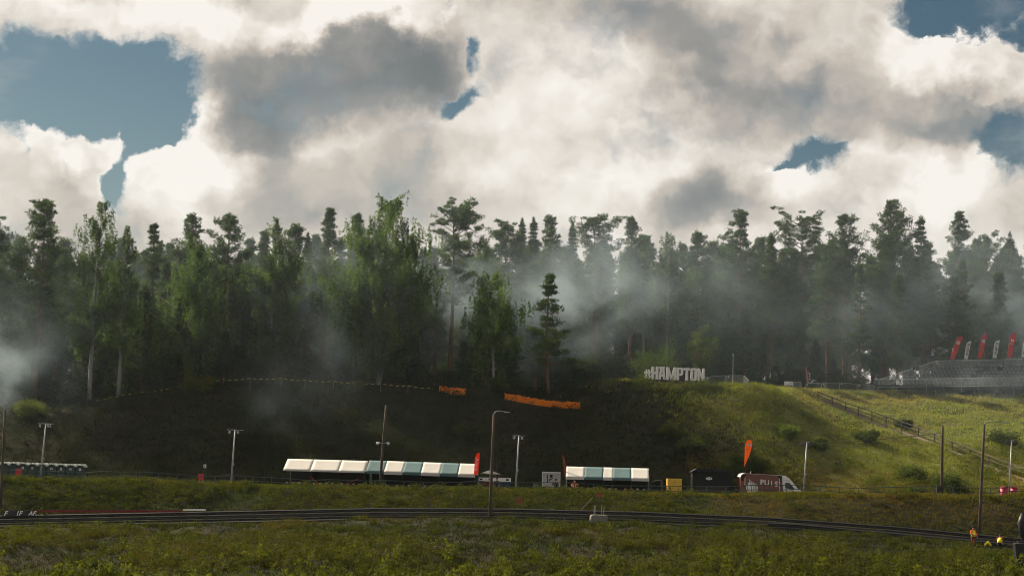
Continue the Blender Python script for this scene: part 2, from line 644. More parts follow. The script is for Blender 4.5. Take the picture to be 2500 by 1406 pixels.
def ground_material():
    m = bpy.data.materials.new('earth_and_turf')
    m.use_nodes = True
    t = m.node_tree
    t.nodes.clear()
    N = NB(t)
    out = N.n('ShaderNodeOutputMaterial')
    bs = N.n('ShaderNodeBsdfPrincipled')
    bs.inputs['Roughness'].default_value = 0.95
    bs.inputs['Specular IOR Level'].default_value = 0.1
    tcn = N.n('ShaderNodeTexCoord')
    p = tcn.outputs['Object']
    a, _ = N.noise(p, 0.16, 5, 0.6)
    b, _ = N.noise(p, 1.7, 6, 0.65)
    c, _ = N.noise(p, 9.0, 5, 0.7)
    col = N.mix(N.smooth(a, 0.38, 0.62), (.016, .020, .007, 1), (.026, .022, .010, 1))
    col = N.mix(N.smooth(b, 0.45, 0.7, 0, .7), col, (.020, .025, .007, 1))
    col = N.mix(N.smooth(c, 0.5, 0.8, 0, .6), col, (.022, .020, .010, 1))
    sp = N.n('ShaderNodeSeparateXYZ')
    t.links.new(p, sp.inputs[0])
    # pale sunlit tone painted on meadow and right-hand slope, ending along the tree-shadow line
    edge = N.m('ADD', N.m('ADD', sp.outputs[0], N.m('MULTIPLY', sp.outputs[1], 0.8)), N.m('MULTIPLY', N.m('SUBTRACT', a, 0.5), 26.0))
    sun_tone = N.m('MULTIPLY', N.smooth(edge, 157.0, 175.0), N.smooth(sp.outputs[1], 167.0, 169.0))
    col = N.mix(N.m('MULTIPLY', sun_tone, 0.85), col, N.mix(b, (.10, .12, .030, 1), (.19, .165, .055, 1)))
    # gravel of the upper terrace
    y = N.m('ADD', sp.outputs[1], N.m('MULTIPLY', N.m('SUBTRACT', b, 0.5), 3.0))
    terr = N.m('MULTIPLY', N.smooth(y, 155.0, 156.0), N.smooth(y, 166.0, 167.5, 1.0, 0.0))
    col = N.mix(N.m('MULTIPLY', terr, 0.8), col, (.10, .095, .085, 1))
    # needle litter under the wood
    lit = N.smooth(y, 186, 192)
    col = N.mix(N.m('MULTIPLY', lit, 0.5), col, (.035, .026, .016, 1))
    bp = N.n('ShaderNodeBump')
    bp.inputs['Strength'].default_value = 0.6
    bp.inputs['Distance'].default_value = 0.12
    N.put(bp.inputs['Height'], N.m('ADD', b, c))
    t.links.new(bp.outputs[0], bs.inputs['Normal'])
    N.put(bs.inputs['Base Color'], col)
    t.links.new(bs.outputs[0], out.inputs[0])
    return m


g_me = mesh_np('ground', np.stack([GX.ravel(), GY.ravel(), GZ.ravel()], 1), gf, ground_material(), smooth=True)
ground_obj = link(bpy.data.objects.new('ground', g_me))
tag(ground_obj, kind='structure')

# ------------------------------------------------------------------ vegetation
M_BARK = mat('pine_bark', (.115, .060, .036), 0.95, var=0.35, scale=2.2, bump=0.5, wear=(.22, .10, .045))
M_BIRCHBARK = mat('birch_bark', (.20, .195, .18), 0.85, var=0.2, scale=1.6, wear=(.03, .028, .026))
M_PINE = mat('pine_needles', (1, 1, 1), 0.75, spec=0.12, attr='tint', trans=(0.30, (0.9, 1.25, 0.5)))
M_BIRCH = mat('birch_leaves', (1, 1, 1), 0.65, spec=0.16, attr='tint', trans=(0.50, (0.95, 1.18, 0.55)))
M_HERB = mat('herb_leaves', (1, 1, 1), 0.75, spec=0.12, attr='tint', trans=(0.45, (1.1, 1.2, 0.35)))

PINE_TINT = ((.022, .042, .020), (.082, .108, .038))
SPRUCE_TINT = ((.020, .036, .018), (.036, .054, .022))
BIRCH_TINT = ((.030, .058, .018), (.116, .156, .044))


class Leaves:
    """Many small faces in one mesh, numpy all the way."""
    def __init__(self):
        self.v, self.t = [], []

    def blades(self, p, d, ln, wd, tint, up=None, rg=None):
        """Pointed triangles: base points p, directions d, lengths, widths."""
        n = len(p)
        s = np.cross(d, rg.normal(size=(n, 3)))
        s /= np.linalg.norm(s, axis=1, keepdims=True) + 1e-9
        w = (wd * 0.5)[:, None] * s
        self.v.append(np.stack([p - w, p + w, p + d * ln[:, None]], 1).reshape(-1, 3))
        self.t.append(np.repeat(tint, 3, axis=0))

    def arrays(self):
        v = np.concatenate(self.v)
        return v, np.arange(len(v)).reshape(-1, 3), np.concatenate(self.t)


def unit(a):
    return a / (np.linalg.norm(a, axis=-1, keepdims=True) + 1e-9)


def pads(L, cen, rad_h, rad_v, n, ln, wd, lo, hi, rg, lift=0.35):
    """Needle or leaf pads: flattened clumps with faces pointing outward and up."""
    k = len(cen)
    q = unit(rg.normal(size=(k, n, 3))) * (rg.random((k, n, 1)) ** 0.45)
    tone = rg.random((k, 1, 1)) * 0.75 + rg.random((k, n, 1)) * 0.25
    tone = np.clip(tone + 0.25 * q[..., 2:3], 0, 1)  # lighter tint towards the top of each pad paints in light from above
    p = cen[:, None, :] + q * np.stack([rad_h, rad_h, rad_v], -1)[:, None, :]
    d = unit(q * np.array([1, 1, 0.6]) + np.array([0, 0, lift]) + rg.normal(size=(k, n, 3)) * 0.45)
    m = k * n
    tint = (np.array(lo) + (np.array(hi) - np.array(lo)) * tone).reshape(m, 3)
    L.blades(p.reshape(m, 3), d.reshape(m, 3), ln * (0.6 + 0.8 * rg.random(m)), wd * (0.7 + 0.6 * rg.random(m)), tint, rg=rg)


def trunk_path(h, lean, bend, rg, n=9):
    t = np.linspace(0, 1, n)
    ph = rg.random() * 6.28
    return [Vector((lean * h * q + bend * math.sin(q * 3.0 + ph) - bend * math.sin(ph), bend * 0.6 * math.cos(q * 2.5 + ph) - bend * 0.6 * math.cos(ph), h * q)) for q in t]


def along(path, t):
    f = max(0.0, min(0.9999, t)) * (len(path) - 1)
    i = int(f)
    return path[i].lerp(path[i + 1], f - i)


def make_pine(h, r, bottom, style, seed, dens=1.0):
    """Scots pine. style: 'round', 'flat', 'cone', 'open'. r crown radius, bottom crown base fraction."""
    rg = np.random.default_rng(seed)
    W_ = MB()
    pth = trunk_path(h, rg.normal() * 0.012, 0.12 + 0.2 * rg.random(), rg)
    r0 = 0.011 * h + 0.03
    W_.path(pth, [r0 * (1.15 - 1.05 * (k / 8.0)) + 0.02 for k in range(9)], 7)
    lop = rg.random() * 6.28
    cen, rh, rv = [], [], []
    whorl = {'round': 0.72, 'flat': 0.75, 'cone': 0.62, 'open': 0.85}[style]
    z = h * bottom
    while z < h * 0.985:
        t = (z / h - bottom) / (1 - bottom)
        if style == 'round':
            prof = (0.11 + 1.0 * (1 - t) ** 0.70) * min(1, 0.7 + t * 1.5) * (0.62 + 0.62 * rg.random())
        elif style == 'flat':
            prof = (0.45 + 0.55 * t) * (1 - max(0, t - 0.82) * 3.4)
        elif style == 'cone':
            prof = (0.10 + 0.95 * (1 - t) ** 0.8) * min(1, 0.6 + t * 2) * (0.62 + 0.6 * rg.random())
        else:
            prof = (0.98 - 0.82 * t) * (0.5 + 0.6 * rg.random())
        prof = max(0.1, prof)
        nb = rg.integers(3, 6)
        a0 = rg.random() * 6.28
        for b in range(nb):
            a = a0 + b * 6.28 / nb + rg.normal() * 0.35
            ln = r * prof * (0.50 + 0.75 * rg.random()) * (1 + 0.22 * math.cos(a - lop))
            rise = {'round': 0.30, 'flat': 0.30, 'cone': 0.42, 'open': 0.14}[style] + 0.45 * t + rg.normal() * 0.1
            s = along(pth, z / h)
            e = s + Vector((math.cos(a) * ln, math.sin(a) * ln, rise * ln))
            mid = s.lerp(e, 0.55) + Vector((0, 0, -0.06 * ln))
            W_.path([s, mid, e], [0.035 + 0.012 * ln, 0.02 + 0.006 * ln, 0.012], 4)
            m = max(2, int(ln * 1.5 * dens))
            for k in range(m):
                q = 0.40 + 0.62 * (k + rg.random()) / m
                c = s.lerp(e, q) + Vector(tuple(rg.normal(size=3) * 0.16 * (0.4 + ln * 0.3)))
                cen.append(tuple(c + Vector((0, 0, 0.1))))
                rr = (0.36 + 0.30 * rg.random()) * (0.75 + 0.12 * min(ln, 3.5)) * (1 - 0.42 * t * t)
                rh.append(rr)
                rv.append(rr * (0.62 if style in ('round', 'cone') else 0.46))
        z += whorl * (0.75 + 0.5 * rg.random()) * (1 - 0.25 * t)
    top = along(pth, 1.0)
    for k in range(5):
        cen.append((top.x + rg.normal() * 0.12, top.y + rg.normal() * 0.12, top.z - 0.1 - 0.25 * k))
        rh.append(0.22 + 0.08 * k)
        rv.append(0.36)
    # dead snags below the crown
    for k in range(rg.integers(4, 9)):
        zz = h * bottom * (0.45 + 0.55 * rg.random())
        a = rg.random() * 6.28
        s = along(pth, zz / h)
        ln = 0.5 + 1.3 * rg.random()
        W_.path([s, s + Vector((math.cos(a) * ln, math.sin(a) * ln, (0.1 + rg.normal() * 0.25) * ln))], [0.03, 0.012], 4)
    L = Leaves()
    cen, rh, rv = np.array(cen), np.array(rh), np.array(rv)
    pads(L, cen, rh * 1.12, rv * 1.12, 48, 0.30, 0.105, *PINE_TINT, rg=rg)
    return W_, L


def make_spruce(h, r, bottom, seed):
    """Narrow conifer with level, layered branches."""
    rg = np.random.default_rng(seed)
    W_ = MB()
    pth = trunk_path(h, rg.normal() * 0.008, 0.06, rg)
    W_.path(pth, [(0.010 * h + 0.03) * (1.1 - 1.02 * (k / 8.0)) + 0.015 for k in range(9)], 7)
    cen, rh, rv = [], [], []
    z = h * bottom
    while z < h * 0.97:
        t = (z / h - bottom) / (1 - bottom)
        nb = rg.integers(4, 7)
        a0 = rg.random() * 6.28
        for b in range(nb):
            a = a0 + b * 6.28 / nb + rg.normal() * 0.25
            ln = max(0.25, r * (1.0 - t) ** 0.8 * (0.6 + 0.6 * rg.random()))
            s = along(pth, z / h)
            e = s + Vector((math.cos(a) * ln, math.sin(a) * ln, (0.05 + 0.35 * t) * ln))
            W_.path([s, s.lerp(e, 0.6) + Vector((0, 0, -0.10 * ln)), e], [0.03 + 0.01 * ln, 0.018, 0.01], 4)
            m = max(2, int(ln * 2.2))
            for k in range(m):
                q = 0.25 + 0.75 * (k + 0.6) / m
                c = s.lerp(e, q) + Vector((0, 0, -0.12 * ln * math.sin(q * 3)))
                cen.append(tuple(c))
                rr = 0.26 + 0.16 * rg.random()
                rh.append(rr)
                rv.append(rr * 0.4)
        z += 0.42 * (0.8 + 0.4 * rg.random())
    top = along(pth, 1.0)
    for k in range(5):
        cen.append((top.x, top.y, top.z - 0.18 * k))
        rh.append(0.09 + 0.06 * k)
        rv.append(0.28)
    L = Leaves()
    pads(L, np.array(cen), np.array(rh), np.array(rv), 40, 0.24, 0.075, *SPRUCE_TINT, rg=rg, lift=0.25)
    return W_, L


def make_birch(h, r, bottom, seed, droop=1.0, leaders=1, bright=1.0, dens=1.0):
    """Silver birch: rising limbs hung with drooping leafy twigs."""
    rg = np.random.default_rng(seed)
    W_ = MB()
    L = Leaves()
    stems = []
    for s_ in range(leaders):
        lean = rg.normal() * 0.015 if s_ == 0 else (0.17 if s_ % 2 else -0.14)
        hh = h if s_ == 0 else h * (0.86 - 0.06 * s_)
        pth = trunk_path(hh, lean, 0.15, rg)
        W_.path(pth, [(0.010 * h + 0.02) * (1.1 - 1.04 * (k / 8.0)) * (1 if s_ == 0 else 0.7) + 0.012 for k in range(9)], 7)
        stems.append((pth, hh))
    P, D, LN, WD, T = [], [], [], [], []
    lo, hi = np.array(BIRCH_TINT[0]) * bright, np.array(BIRCH_TINT[1]) * bright
    for si, (pth, hh) in enumerate(stems):
        z = hh * bottom
        while z < hh * 0.99:
            t = (z / hh - bottom) / (1 - bottom)
            prof = max(0.12, math.sin((0.24 + 0.71 * t) * math.pi) ** 0.8 * (1.18 - 0.5 * t) * (0.7 + 0.6 * rg.random()))
            for b in range(rg.integers(3, 6)):
                a = rg.random() * 6.28
                ln = r * prof * (0.40 + 0.85 * rg.random()) * (1 if si == 0 else 0.6)
                s = along(pth, z / hh)
                e = s + Vector((math.cos(a) * ln, math.sin(a) * ln, (0.5 + 0.25 * t) * ln))
                W_.path([s, s.lerp(e, 0.5) + Vector((0, 0, 0.06 * ln)), e], [0.02 + 0.010 * ln, 0.012 + 0.004 * ln, 0.008], 4)
                ns = max(2, int((2 + ln * 3.0) * dens))
                tone = rg.random() ** 1.3 * 1.15 - 0.12
                for k in range(ns):
                    q = 0.3 + 0.72 * (k + rg.random()) / ns
                    c = np.array(s.lerp(e, q)) + rg.normal(size=3) * 0.085 * ln
                    hang = (0.5 + 1.5 * rg.random()) * droop * (0.5 + 0.25 * min(ln, 3))
                    m = max(6, int(17 * hang))
                    u = rg.random(m)
                    side = rg.normal(size=2) * 0.10
                    pp = c + np.stack([side[0] * u + rg.normal(size=m) * 0.07, side[1] * u + rg.normal(size=m) * 0.07, -hang * u + 0.2 * hang], 1)
                    P.append(pp)
                    D.append(unit(rg.normal(size=(m, 3)) * np.array([1, 1, 0.7]) + np.array([0, 0, -0.6])))
                    LN.append(0.15 + 0.12 * rg.random(m))
                    WD.append(0.10 + 0.06 * rg.random(m))
                    tt = np.clip(tone + rg.normal(size=m) * 0.18 + 0.15, 0, 1.15)
                    T.append(lo + (hi - lo) * tt[:, None])
            z += 0.72 * (0.7 + 0.6 * rg.random())
    L.blades(np.concatenate(P), np.concatenate(D), np.concatenate(LN), np.concatenate(WD), np.concatenate(T), rg=rg)
    return W_, L


def make_shrub(h, r, seed, lo, hi, n=90, leaf=0.16):
    rg = np.random.default_rng(seed)
    W_ = MB()
    cen, rh, rv = [], [], []
    for b in range(9):
        a = rg.random() * 6.28
        k = rg.random() ** 0.6
        e = Vector((math.cos(a) * r * k, math.sin(a) * r * k, h * (0.95 - 0.45 * k * k) * (0.7 + 0.3 * rg.random())))
        mid = e * 0.5 + Vector((0, 0, 0.1 * h))
        W_.path([(0.1 * math.cos(a), 0.1 * math.sin(a), -0.15), mid, e], [0.05 * h / 3, 0.03 * h / 3, 0.01], 4)
        for q in (0.35, 0.55, 0.75, 0.95):
            c = (e * q + Vector((0, 0, 0.12 * h * (1 - q)))) + Vector(tuple(rg.normal(size=3) * 0.14 * r))
            cen.append((c.x, c.y, max(0.12 * h, c.z)))
            rr = (0.24 + 0.2 * rg.random()) * r
            rh.append(rr)
            rv.append(rr * 0.8)
    L = Leaves()
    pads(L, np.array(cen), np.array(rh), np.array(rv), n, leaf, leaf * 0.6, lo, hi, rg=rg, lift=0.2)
    return W_, L


def plant(kind, parts, leaf_mat, bark, loc, label, cat, rz=0.0, scale=(1, 1, 1), group=None, names=('trunk', 'crown')):
    W_, L = parts
    o = empty(kind, loc, rz, label, cat, group)
    o.scale = scale
    W_.build(names[0], bark, o, smooth=True)
    v, f, t = L.arrays()
    me = mesh_np(names[1], v, f, leaf_mat, tint=t)
    c = link(bpy.data.objects.new(names[1], me))
    c.parent = o
    return o


def tree_at(px, top_py, d):
    """Ground point and height of a tree whose tip is seen at (px, top_py) when it stands at depth d."""
    tip = at(px, top_py, d)
    z = float(H(tip.x, tip.y))
    return Vector((tip.x, tip.y, z - 0.1)), tip.z - z + 0.1


def pxw(w, d):
    return w * d / FPX


# front rows, one by one, as they stand against the sky: (kind, tip px, tip py, depth, crown width px, crown bottom py, style, label)
TREES = [
    ('pine', 6, 530, 188, 80, 700, 'round', 'dark pine cut off by the left edge of the picture, upper trunk in leaf'),
    ('pine', 108, 497, 188.5, 118, 720, 'round', 'broad dense dark pine, second tree from the left edge'),
    ('birch', 243, 480, 187.5, 105, 860, 1, 'tall pointed birch with yellow-green top, the tallest tree on the left'),
    ('birch', 310, 533, 188, 66, 860, 1, 'thin airy birch just right of the tall pointed birch on the left'),
    ('pine', 385, 552, 196, 80, 760, 'open', 'open pine with layered branches and sky gaps right of the two left birches'),
    ('pine', 478, 525, 200, 90, 700, 'round', 'pine whose dark tip rises straight behind the broad bright birch'),
    ('birch', 470, 566, 189, 140, 900, 1, 'broad bright green birch with rounded top left of centre'),
    ('pine', 562, 524, 197, 112, 720, 'round', 'rounded pine with two lobed top right of the broad bright birch'),
    ('pine', 640, 566, 204, 56, 720, 'cone', 'small dark pine tip left of the birch with the thin spire'),
    ('birch', 668, 517, 192, 92, 850, 2, 'birch with a thin feathery spire above a wide lower crown'),
    ('pine', 716, 552, 199, 76, 730, 'round', 'rounded dark pine right of the birch with the thin spire'),
    ('spruce', 755, 572, 206, 44, 760, 0, 'small pointed conifer between the rounded pine and the tall narrow pine'),
    ('pine', 800, 513, 200, 68, 780, 'cone', 'tall narrow pine standing free left of the giant birch'),
    ('spruce', 832, 582, 207, 46, 760, 0, 'short pointed conifer low between the narrow pine and the giant birch'),
    ('pine', 880, 526, 201, 66, 760, 'cone', 'narrow pine half hidden behind the left side of the giant birch'),
    ('birch', 940, 466, 186.5, 206, 905, 3, 'giant weeping birch, the tallest and widest tree of the wood'),
    ('pine', 1106, 520, 195, 104, 665, 'flat', 'old pine with umbrella crown and bare trunk right of the giant birch'),
    ('birch', 1188, 578, 203, 70, 780, 1, 'pale hazy birch behind the smoke right of the umbrella pine'),
    ('pine', 1250, 546, 200, 108, 700, 'round', 'broad rounded pine above the smaller front birch'),
    ('spruce', 1276, 536, 207, 40, 700, 0, 'first of two thin pointed conifer tips above the smoke'),
    ('spruce', 1306, 535, 207, 44, 720, 0, 'second of two thin pointed conifer tips above the smoke'),
    ('pine', 1340, 531, 201, 72, 720, 'round', 'upright pine in the smoke right of the two thin conifer tips'),
    ('spruce', 1406, 547, 206, 46, 740, 0, 'slender pointed conifer left of the umbrella pine in the smoke'),
    ('pine', 1462, 545, 203, 88, 700, 'flat', 'umbrella pine with tilted flat crown in the middle of the smoke'),
    ('pine', 1540, 533, 206, 66, 760, 'cone', 'conical pine standing left of the hazy birch pair'),
    ('birch', 1582, 562, 207, 64, 800, 1, 'left one of the hazy birch pair above the white letters'),
    ('birch', 1630, 557, 206, 84, 820, 1, 'right one of the hazy birch pair above the white letters'),
    ('pine', 1716, 567, 209, 74, 740, 'round', 'shorter pine in the dip between the birch pair and the big dark pine'),
    ('pine', 1812, 518, 208, 112, 860, 'round', 'big dark pine with blunt double top right of the dip'),
    ('pine', 1876, 574, 212, 64, 780, 'cone', 'lower pine tucked right of the big blunt topped pine'),
    ('pine', 1962, 541, 212, 100, 720, 'flat', 'flat topped pine left of the pine with the orange trunk'),
    ('pine', 2064, 525, 217, 84, 690, 'round', 'pine with long bare orange trunk and tuft crown'),
    ('pine', 2164, 492, 219, 108, 740, 'cone', 'tallest pine of the right half with a stepped pointed top'),
    ('pine', 2262, 532, 219, 70, 800, 'open', 'thin open pine with sky showing through right of the tallest pine'),
    ('pine', 2336, 518, 224, 74, 760, 'cone', 'slim pointed pine above the red and white flags'),
    ('pine', 2402, 577, 226, 92, 760, 'round', 'broad low pine left of the last tree at the right edge'),
    ('spruce', 2466, 570, 228, 84, 790, 0, 'last pointed conifer at the right edge of the wood'),
    # standing out in front of the wood
    ('birch', 1212, 660, 183.4, 128, 905, 1, 'smaller dark birch on the brow in front of the smoke, above the orange netting'),
    ('pine', 1345, 672, 182.6, 84, 858, 'open', 'lone young conifer with level branches in front of the smoke'),
]
BRANCHY = 0
for k, (kind, px, py, d, wpx, bpy_, st, label) in enumerate(TREES):
    d += (13 if 1230 < px < 1480 else 17 if px >= 1480 else 0) if d > 190 else 0
    base, h = tree_at(px, py, d)
    zb = at(px, bpy_, d).z
    bottom = max(0.12, min(0.8, (zb - base.z) / h))
    r = pxw(wpx, d) / 2
    seed = 100 + k
    if kind == 'pine':
        plant('pine_tree', make_pine(h, r * 1.42, bottom * (0.74 if px < 1900 else 0.9), st, seed, dens=1.75), M_PINE, M_BARK, base, label, 'pine tree', group='trees along the edge of the wood')
    elif kind == 'spruce':
        plant('conifer_tree', make_spruce(h, r * 1.25, bottom * 0.95, seed), M_PINE, M_BARK, base, label, 'conifer tree', group='trees along the edge of the wood')
    else:
        plant('birch_tree', make_birch(h * 0.97, r * 1.3, bottom, seed, leaders=st, dens=1.5, bright=1.0 if px < 1500 else 0.9), M_BIRCH, M_BIRCHBARK, base, label, 'birch tree',
              group='trees along the edge of the wood')

# the wood behind: individuals that only show between the front trees
rw = random.Random(5)
back_src = []
for k, (st, bot, r) in enumerate((('round', .36, 2.7), ('cone', .12, 2.7), ('open', .30, 2.4), ('cone', .18, 2.4))):
    back_src.append((make_pine(17.5, r, bot, st, 900 + k, dens=1.15)))
back_first = [None] * 4
fill = []
for px in range(-60, 2600, 46):
    for row, (d0, top) in enumerate(((200, 636), (214, 606), (232, 590))):
        fill.append((px + rw.uniform(-22, 22) + row * 15, top + rw.uniform(-14, 46), d0 + (18 if px > 1200 else 0) + (14 if px > 1480 else 0) + rw.uniform(-5, 7)))
for (px, py, d) in fill:
    base, h = tree_at(px, py, d)
    q = rw.randrange(4) if d < (226 if px < 1480 else 245) else rw.choice((1, 3))
    s = h / 17.5
    if back_first[q] is None:
        o = plant('pine_tree', back_src[q], M_PINE, M_BARK, base, 'dark pine deep in the wood, showing only between the front trees', 'pine tree',
                  group='pines deep in the wood')
        back_first[q] = o
    else:
        o = copy_tree(back_first[q])
        o.location = base
    o.rotation_euler = (0, 0, rw.uniform(0, 6.28))
    w = rw.uniform(0.85, 1.15)
    o.scale = (s * w, s * w, s)

# young growth and bushes under the trees: they close the view between the trunks
und_src = [make_shrub(4.2, 2.3, 70 + k, (.014, .024, .008), (.034, .048, .013), n=70, leaf=0.22) for k in range(3)]
young_src = [make_spruce(8.5, 2.3, 0.06, 80 + k) for k in range(2)]
und_first = {}
for px in range(-40, 2560, 34):
    for row in range(4):
        d = 191 + row * 9 + (12 if px > 1230 else 0) + (14 if px > 1480 else 0) + rw.uniform(-3, 3)
        if px > 2110 and d < 229:
            continue
        p = stand(px + rw.uniform(-16, 16), d)
        young = rw.random() < (0.38 if px < 1850 else 0.16)
        q = ('young', rw.randrange(2)) if young else ('bush', rw.randrange(3))
        if q not in und_first:
            if young:
                o = plant('conifer_tree', young_src[q[1]], M_PINE, M_BARK, p, 'young conifer in the dark undergrowth below the tall trees', 'conifer tree',
                          group='young conifers in the undergrowth')
            else:
                o = plant('bush', und_src[q[1]], M_BIRCH, M_BARK, p, 'dark leafy bush in the undergrowth between the tree trunks', 'bush',
                          group='bushes in the undergrowth', names=('stems', 'foliage'))
            und_first[q] = o
        else:
            o = copy_tree(und_first[q])
            o.location = p
        o.rotation_euler = (0, 0, rw.uniform(0, 6.28))
        w = rw.uniform(0.7, 1.35) * (1.0 if px < 1850 else 0.62)
        o.scale = (w, w, w * rw.uniform(0.85, 1.2))

# bushes that can be told apart
BUSHES = [
    (1605, 908, 196, 3.3, 4.9, (.040, .060, .014), (.085, .110, .026), 'big round grey-green willow bush left behind the white letters'),
    (1712, 905, 203, 1.9, 9.4, (.045, .070, .014), (.095, .125, .026), 'light green young broadleaf tree rising behind the white letters'),
    (1218, 968, 182.6, 1.5, 1.5, (.035, .055, .012), (.075, .095, .022), 'small leafy bush at the foot of the white birch trunk by the netting'),
    (70, 1012, 179.5, 1.9, 1.7, (.055, .070, .012), (.13, .13, .022), 'sunlit yellow-green bush high on the slope at the far left'),
    (1640, 1000, 176, 1.3, 1.6, (.05, .06, .014), (.12, .12, .03), 'light leafy bush on the slope below the white letters'),
    (1700, 1030, 174, 1.7, 1.5, (.04, .055, .012), (.09, .10, .022), 'wide bush on the slope below the H and A of the letters'),
    (1790, 1075, 171, 1.8, 1.8, (.038, .052, .012), (.085, .095, .022), 'tall weedy bush on the slope just left of the orange drop flag'),
    (1850, 1085, 171, 1.4, 2.0, (.038, .052, .012), (.085, .095, .022), 'spiky upright bush just right of the orange drop flag'),
    (1925, 1015, 178, 1.9, 1.4, (.045, .065, .014), (.10, .115, .026), 'rounded bush at the sunlit edge left of the stairway top'),
    (2005, 1040, 178, 1.3, 1.2, (.045, .065, .014), (.11, .12, .026), 'low pale bush on the sunny slope left of the stairway'),
    (2120, 1030, 184, 1.4, 1.3, (.028, .042, .012), (.06, .075, .020), 'dark bush pressed against the stairway half way down'),
    (2225, 1090, 172, 1.7, 1.3, (.035, .052, .013), (.08, .09, .022), 'bush on the sunny slope left of the tarred pole'),
    (2320, 1150, 168, 2.0, 1.8, (.030, .048, .012), (.075, .09, .020), 'round green bush at the foot of the slope right of the tarred pole'),
    (2240, 1150, 167.5, 1.2, 1.1, (.035, .05, .013), (.08, .09, .022), 'small bush at the foot of the slope left of the tarred pole'),
    (2205, 1025, 192, 1.1, 0.9, (.02, .032, .012), (.05, .06, .018), 'small dark bush just above the stairway in the pale meadow'),
    (2450, 1110, 186, 2.2, 1.3, (.025, .04, .014), (.055, .065, .02), 'dark low bush behind the rightmost floodlight pole'),
    (870, 950, 184, 1.1, 0.9, (.05, .06, .015), (.11, .11, .03), 'small pale bush on the brow under the striped tape'),
    (490, 965, 182.3, 2.0, 1.0, (.055, .065, .012), (.13, .12, .022), 'sunlit low bush on the brow left of centre'),
    (1135, 1010, 176, 1.5, 1.2, (.04, .045, .014), (.08, .08, .022), 'dim bush on the dark slope below the left netting'),
]
for k, (px, py, d, r_, h_, lo, hi, label) in enumerate(BUSHES):
    p = stand(px, d)
    o = plant('bush', make_shrub(h_, r_, 300 + k, lo, hi, n=110, leaf=0.17), M_BIRCH, M_BARK, p, label, 'bush', names=('stems', 'foliage'))

# ------------------------------------------------------------------ grass and weeds
grass_dry = lumps((400, 400), 14, 21) * 0.6 + lumps((400, 400), 5, 22) * 0.5


def dry_at(x, y):
    i = np.clip(((x + 100) * 2).astype(int), 0, 399)
    j = np.clip(((y - 90) * 2).astype(int), 0, 399)
    return grass_dry[i, j]


def scatter(n, y0, y1, seed, ok=None, xlim=None):
    rg = np.random.default_rng(seed)
    y = y0 + (y1 - y0) * rg.random(n * 2)
    lim = 0.305 * y + 3
    x = (rg.random(n * 2) * 2 - 1) * lim
    if ok is not None:
        k = ok(x, y)
        x, y = x[k], y[k]
    return x[:n], y[:n], rg


def grass_tufts(L, x, y, rg, h, w, blades, lo, hi, dry, dryness, spread=0.16):
    n = len(x)
    z = H(x, y)
    dv = np.clip(dry_at(x, y) * 0.45 + dryness, 0, 1)
    hh = h * (0.6 + 0.7 * rg.random(n))
    base = np.stack([x, y, z - 0.03], 1)
    p = np.repeat(base, blades, 0)
    m = n * blades
    p[:, :2] += rg.normal(size=(m, 2)) * spread
    d = unit(np.stack([rg.normal(size=m) * 0.45 + 0.12, rg.normal(size=m) * 0.45, 0.9 + 0 * rg.random(m)], 1))
    tone = np.repeat(rg.random(n), blades) * 0.7 + 0.3 * rg.random(m)
    c = np.array(lo) + (np.array(hi) - np.array(lo)) * tone[:, None]
    dd = np.repeat(dv, blades)[:, None]
    c = c * (1 - dd) + np.array(dry) * (0.6 + 0.5 * tone[:, None]) * dd
    L.blades(p, d, np.repeat(hh, blades) * (0.6 + 0.6 * rg.random(m)), w * (0.6 + 0.8 * rg.random(m)), c, rg=rg)


def weeds(L, x, y, rg, h, leaf, n_leaf, lo, hi, wide=0.28):
    n = len(x)
    z = H(x, y)
    hh = h * (0.5 + 0.8 * rg.random(n))
    m = n * n_leaf
    t = rg.random(m)
    p = np.repeat(np.stack([x, y, z], 1), n_leaf, 0)
    p[:, 2] += np.repeat(hh, n_leaf) * (0.15 + 0.85 * t)
    p[:, :2] += rg.normal(size=(m, 2)) * wide * (1.1 - 0.6 * t)[:, None]
    d = unit(rg.normal(size=(m, 3)) + np.array([0, 0, 0.5]))
    tone = np.repeat(rg.random(n), n_leaf) * 0.7 + 0.3 * rg.random(m)
    c = np.array(lo) + (np.array(hi) - np.array(lo)) * tone[:, None]
    L.blades(p, d, leaf * (0.6 + 0.8 * rg.random(m)), leaf * 0.6 * (0.6 + 0.8 * rg.random(m)), c, rg=rg)


GREEN = ((.018, .031, .006), (.052, .068, .010))
OLIVE = ((.040, .044, .008), (.085, .078, .012))
DRY = (.17, .105, .026)


def stuff(name, L, material):
    v, f, t = L.arrays()
    o = link(bpy.data.objects.new(name, mesh_np(name, v, f, material, tint=t)))
    return tag(o, kind='stuff')


L = Leaves()
clump = lumps((700, 700), 6, 41) + 0.7 * lumps((700, 700), 2.5, 42)


def clump_at(x, y):
    return clump[np.clip(((x + 70) * 5).astype(int), 0, 699), np.clip(((y - 100) * 5).astype(int), 0, 699)]


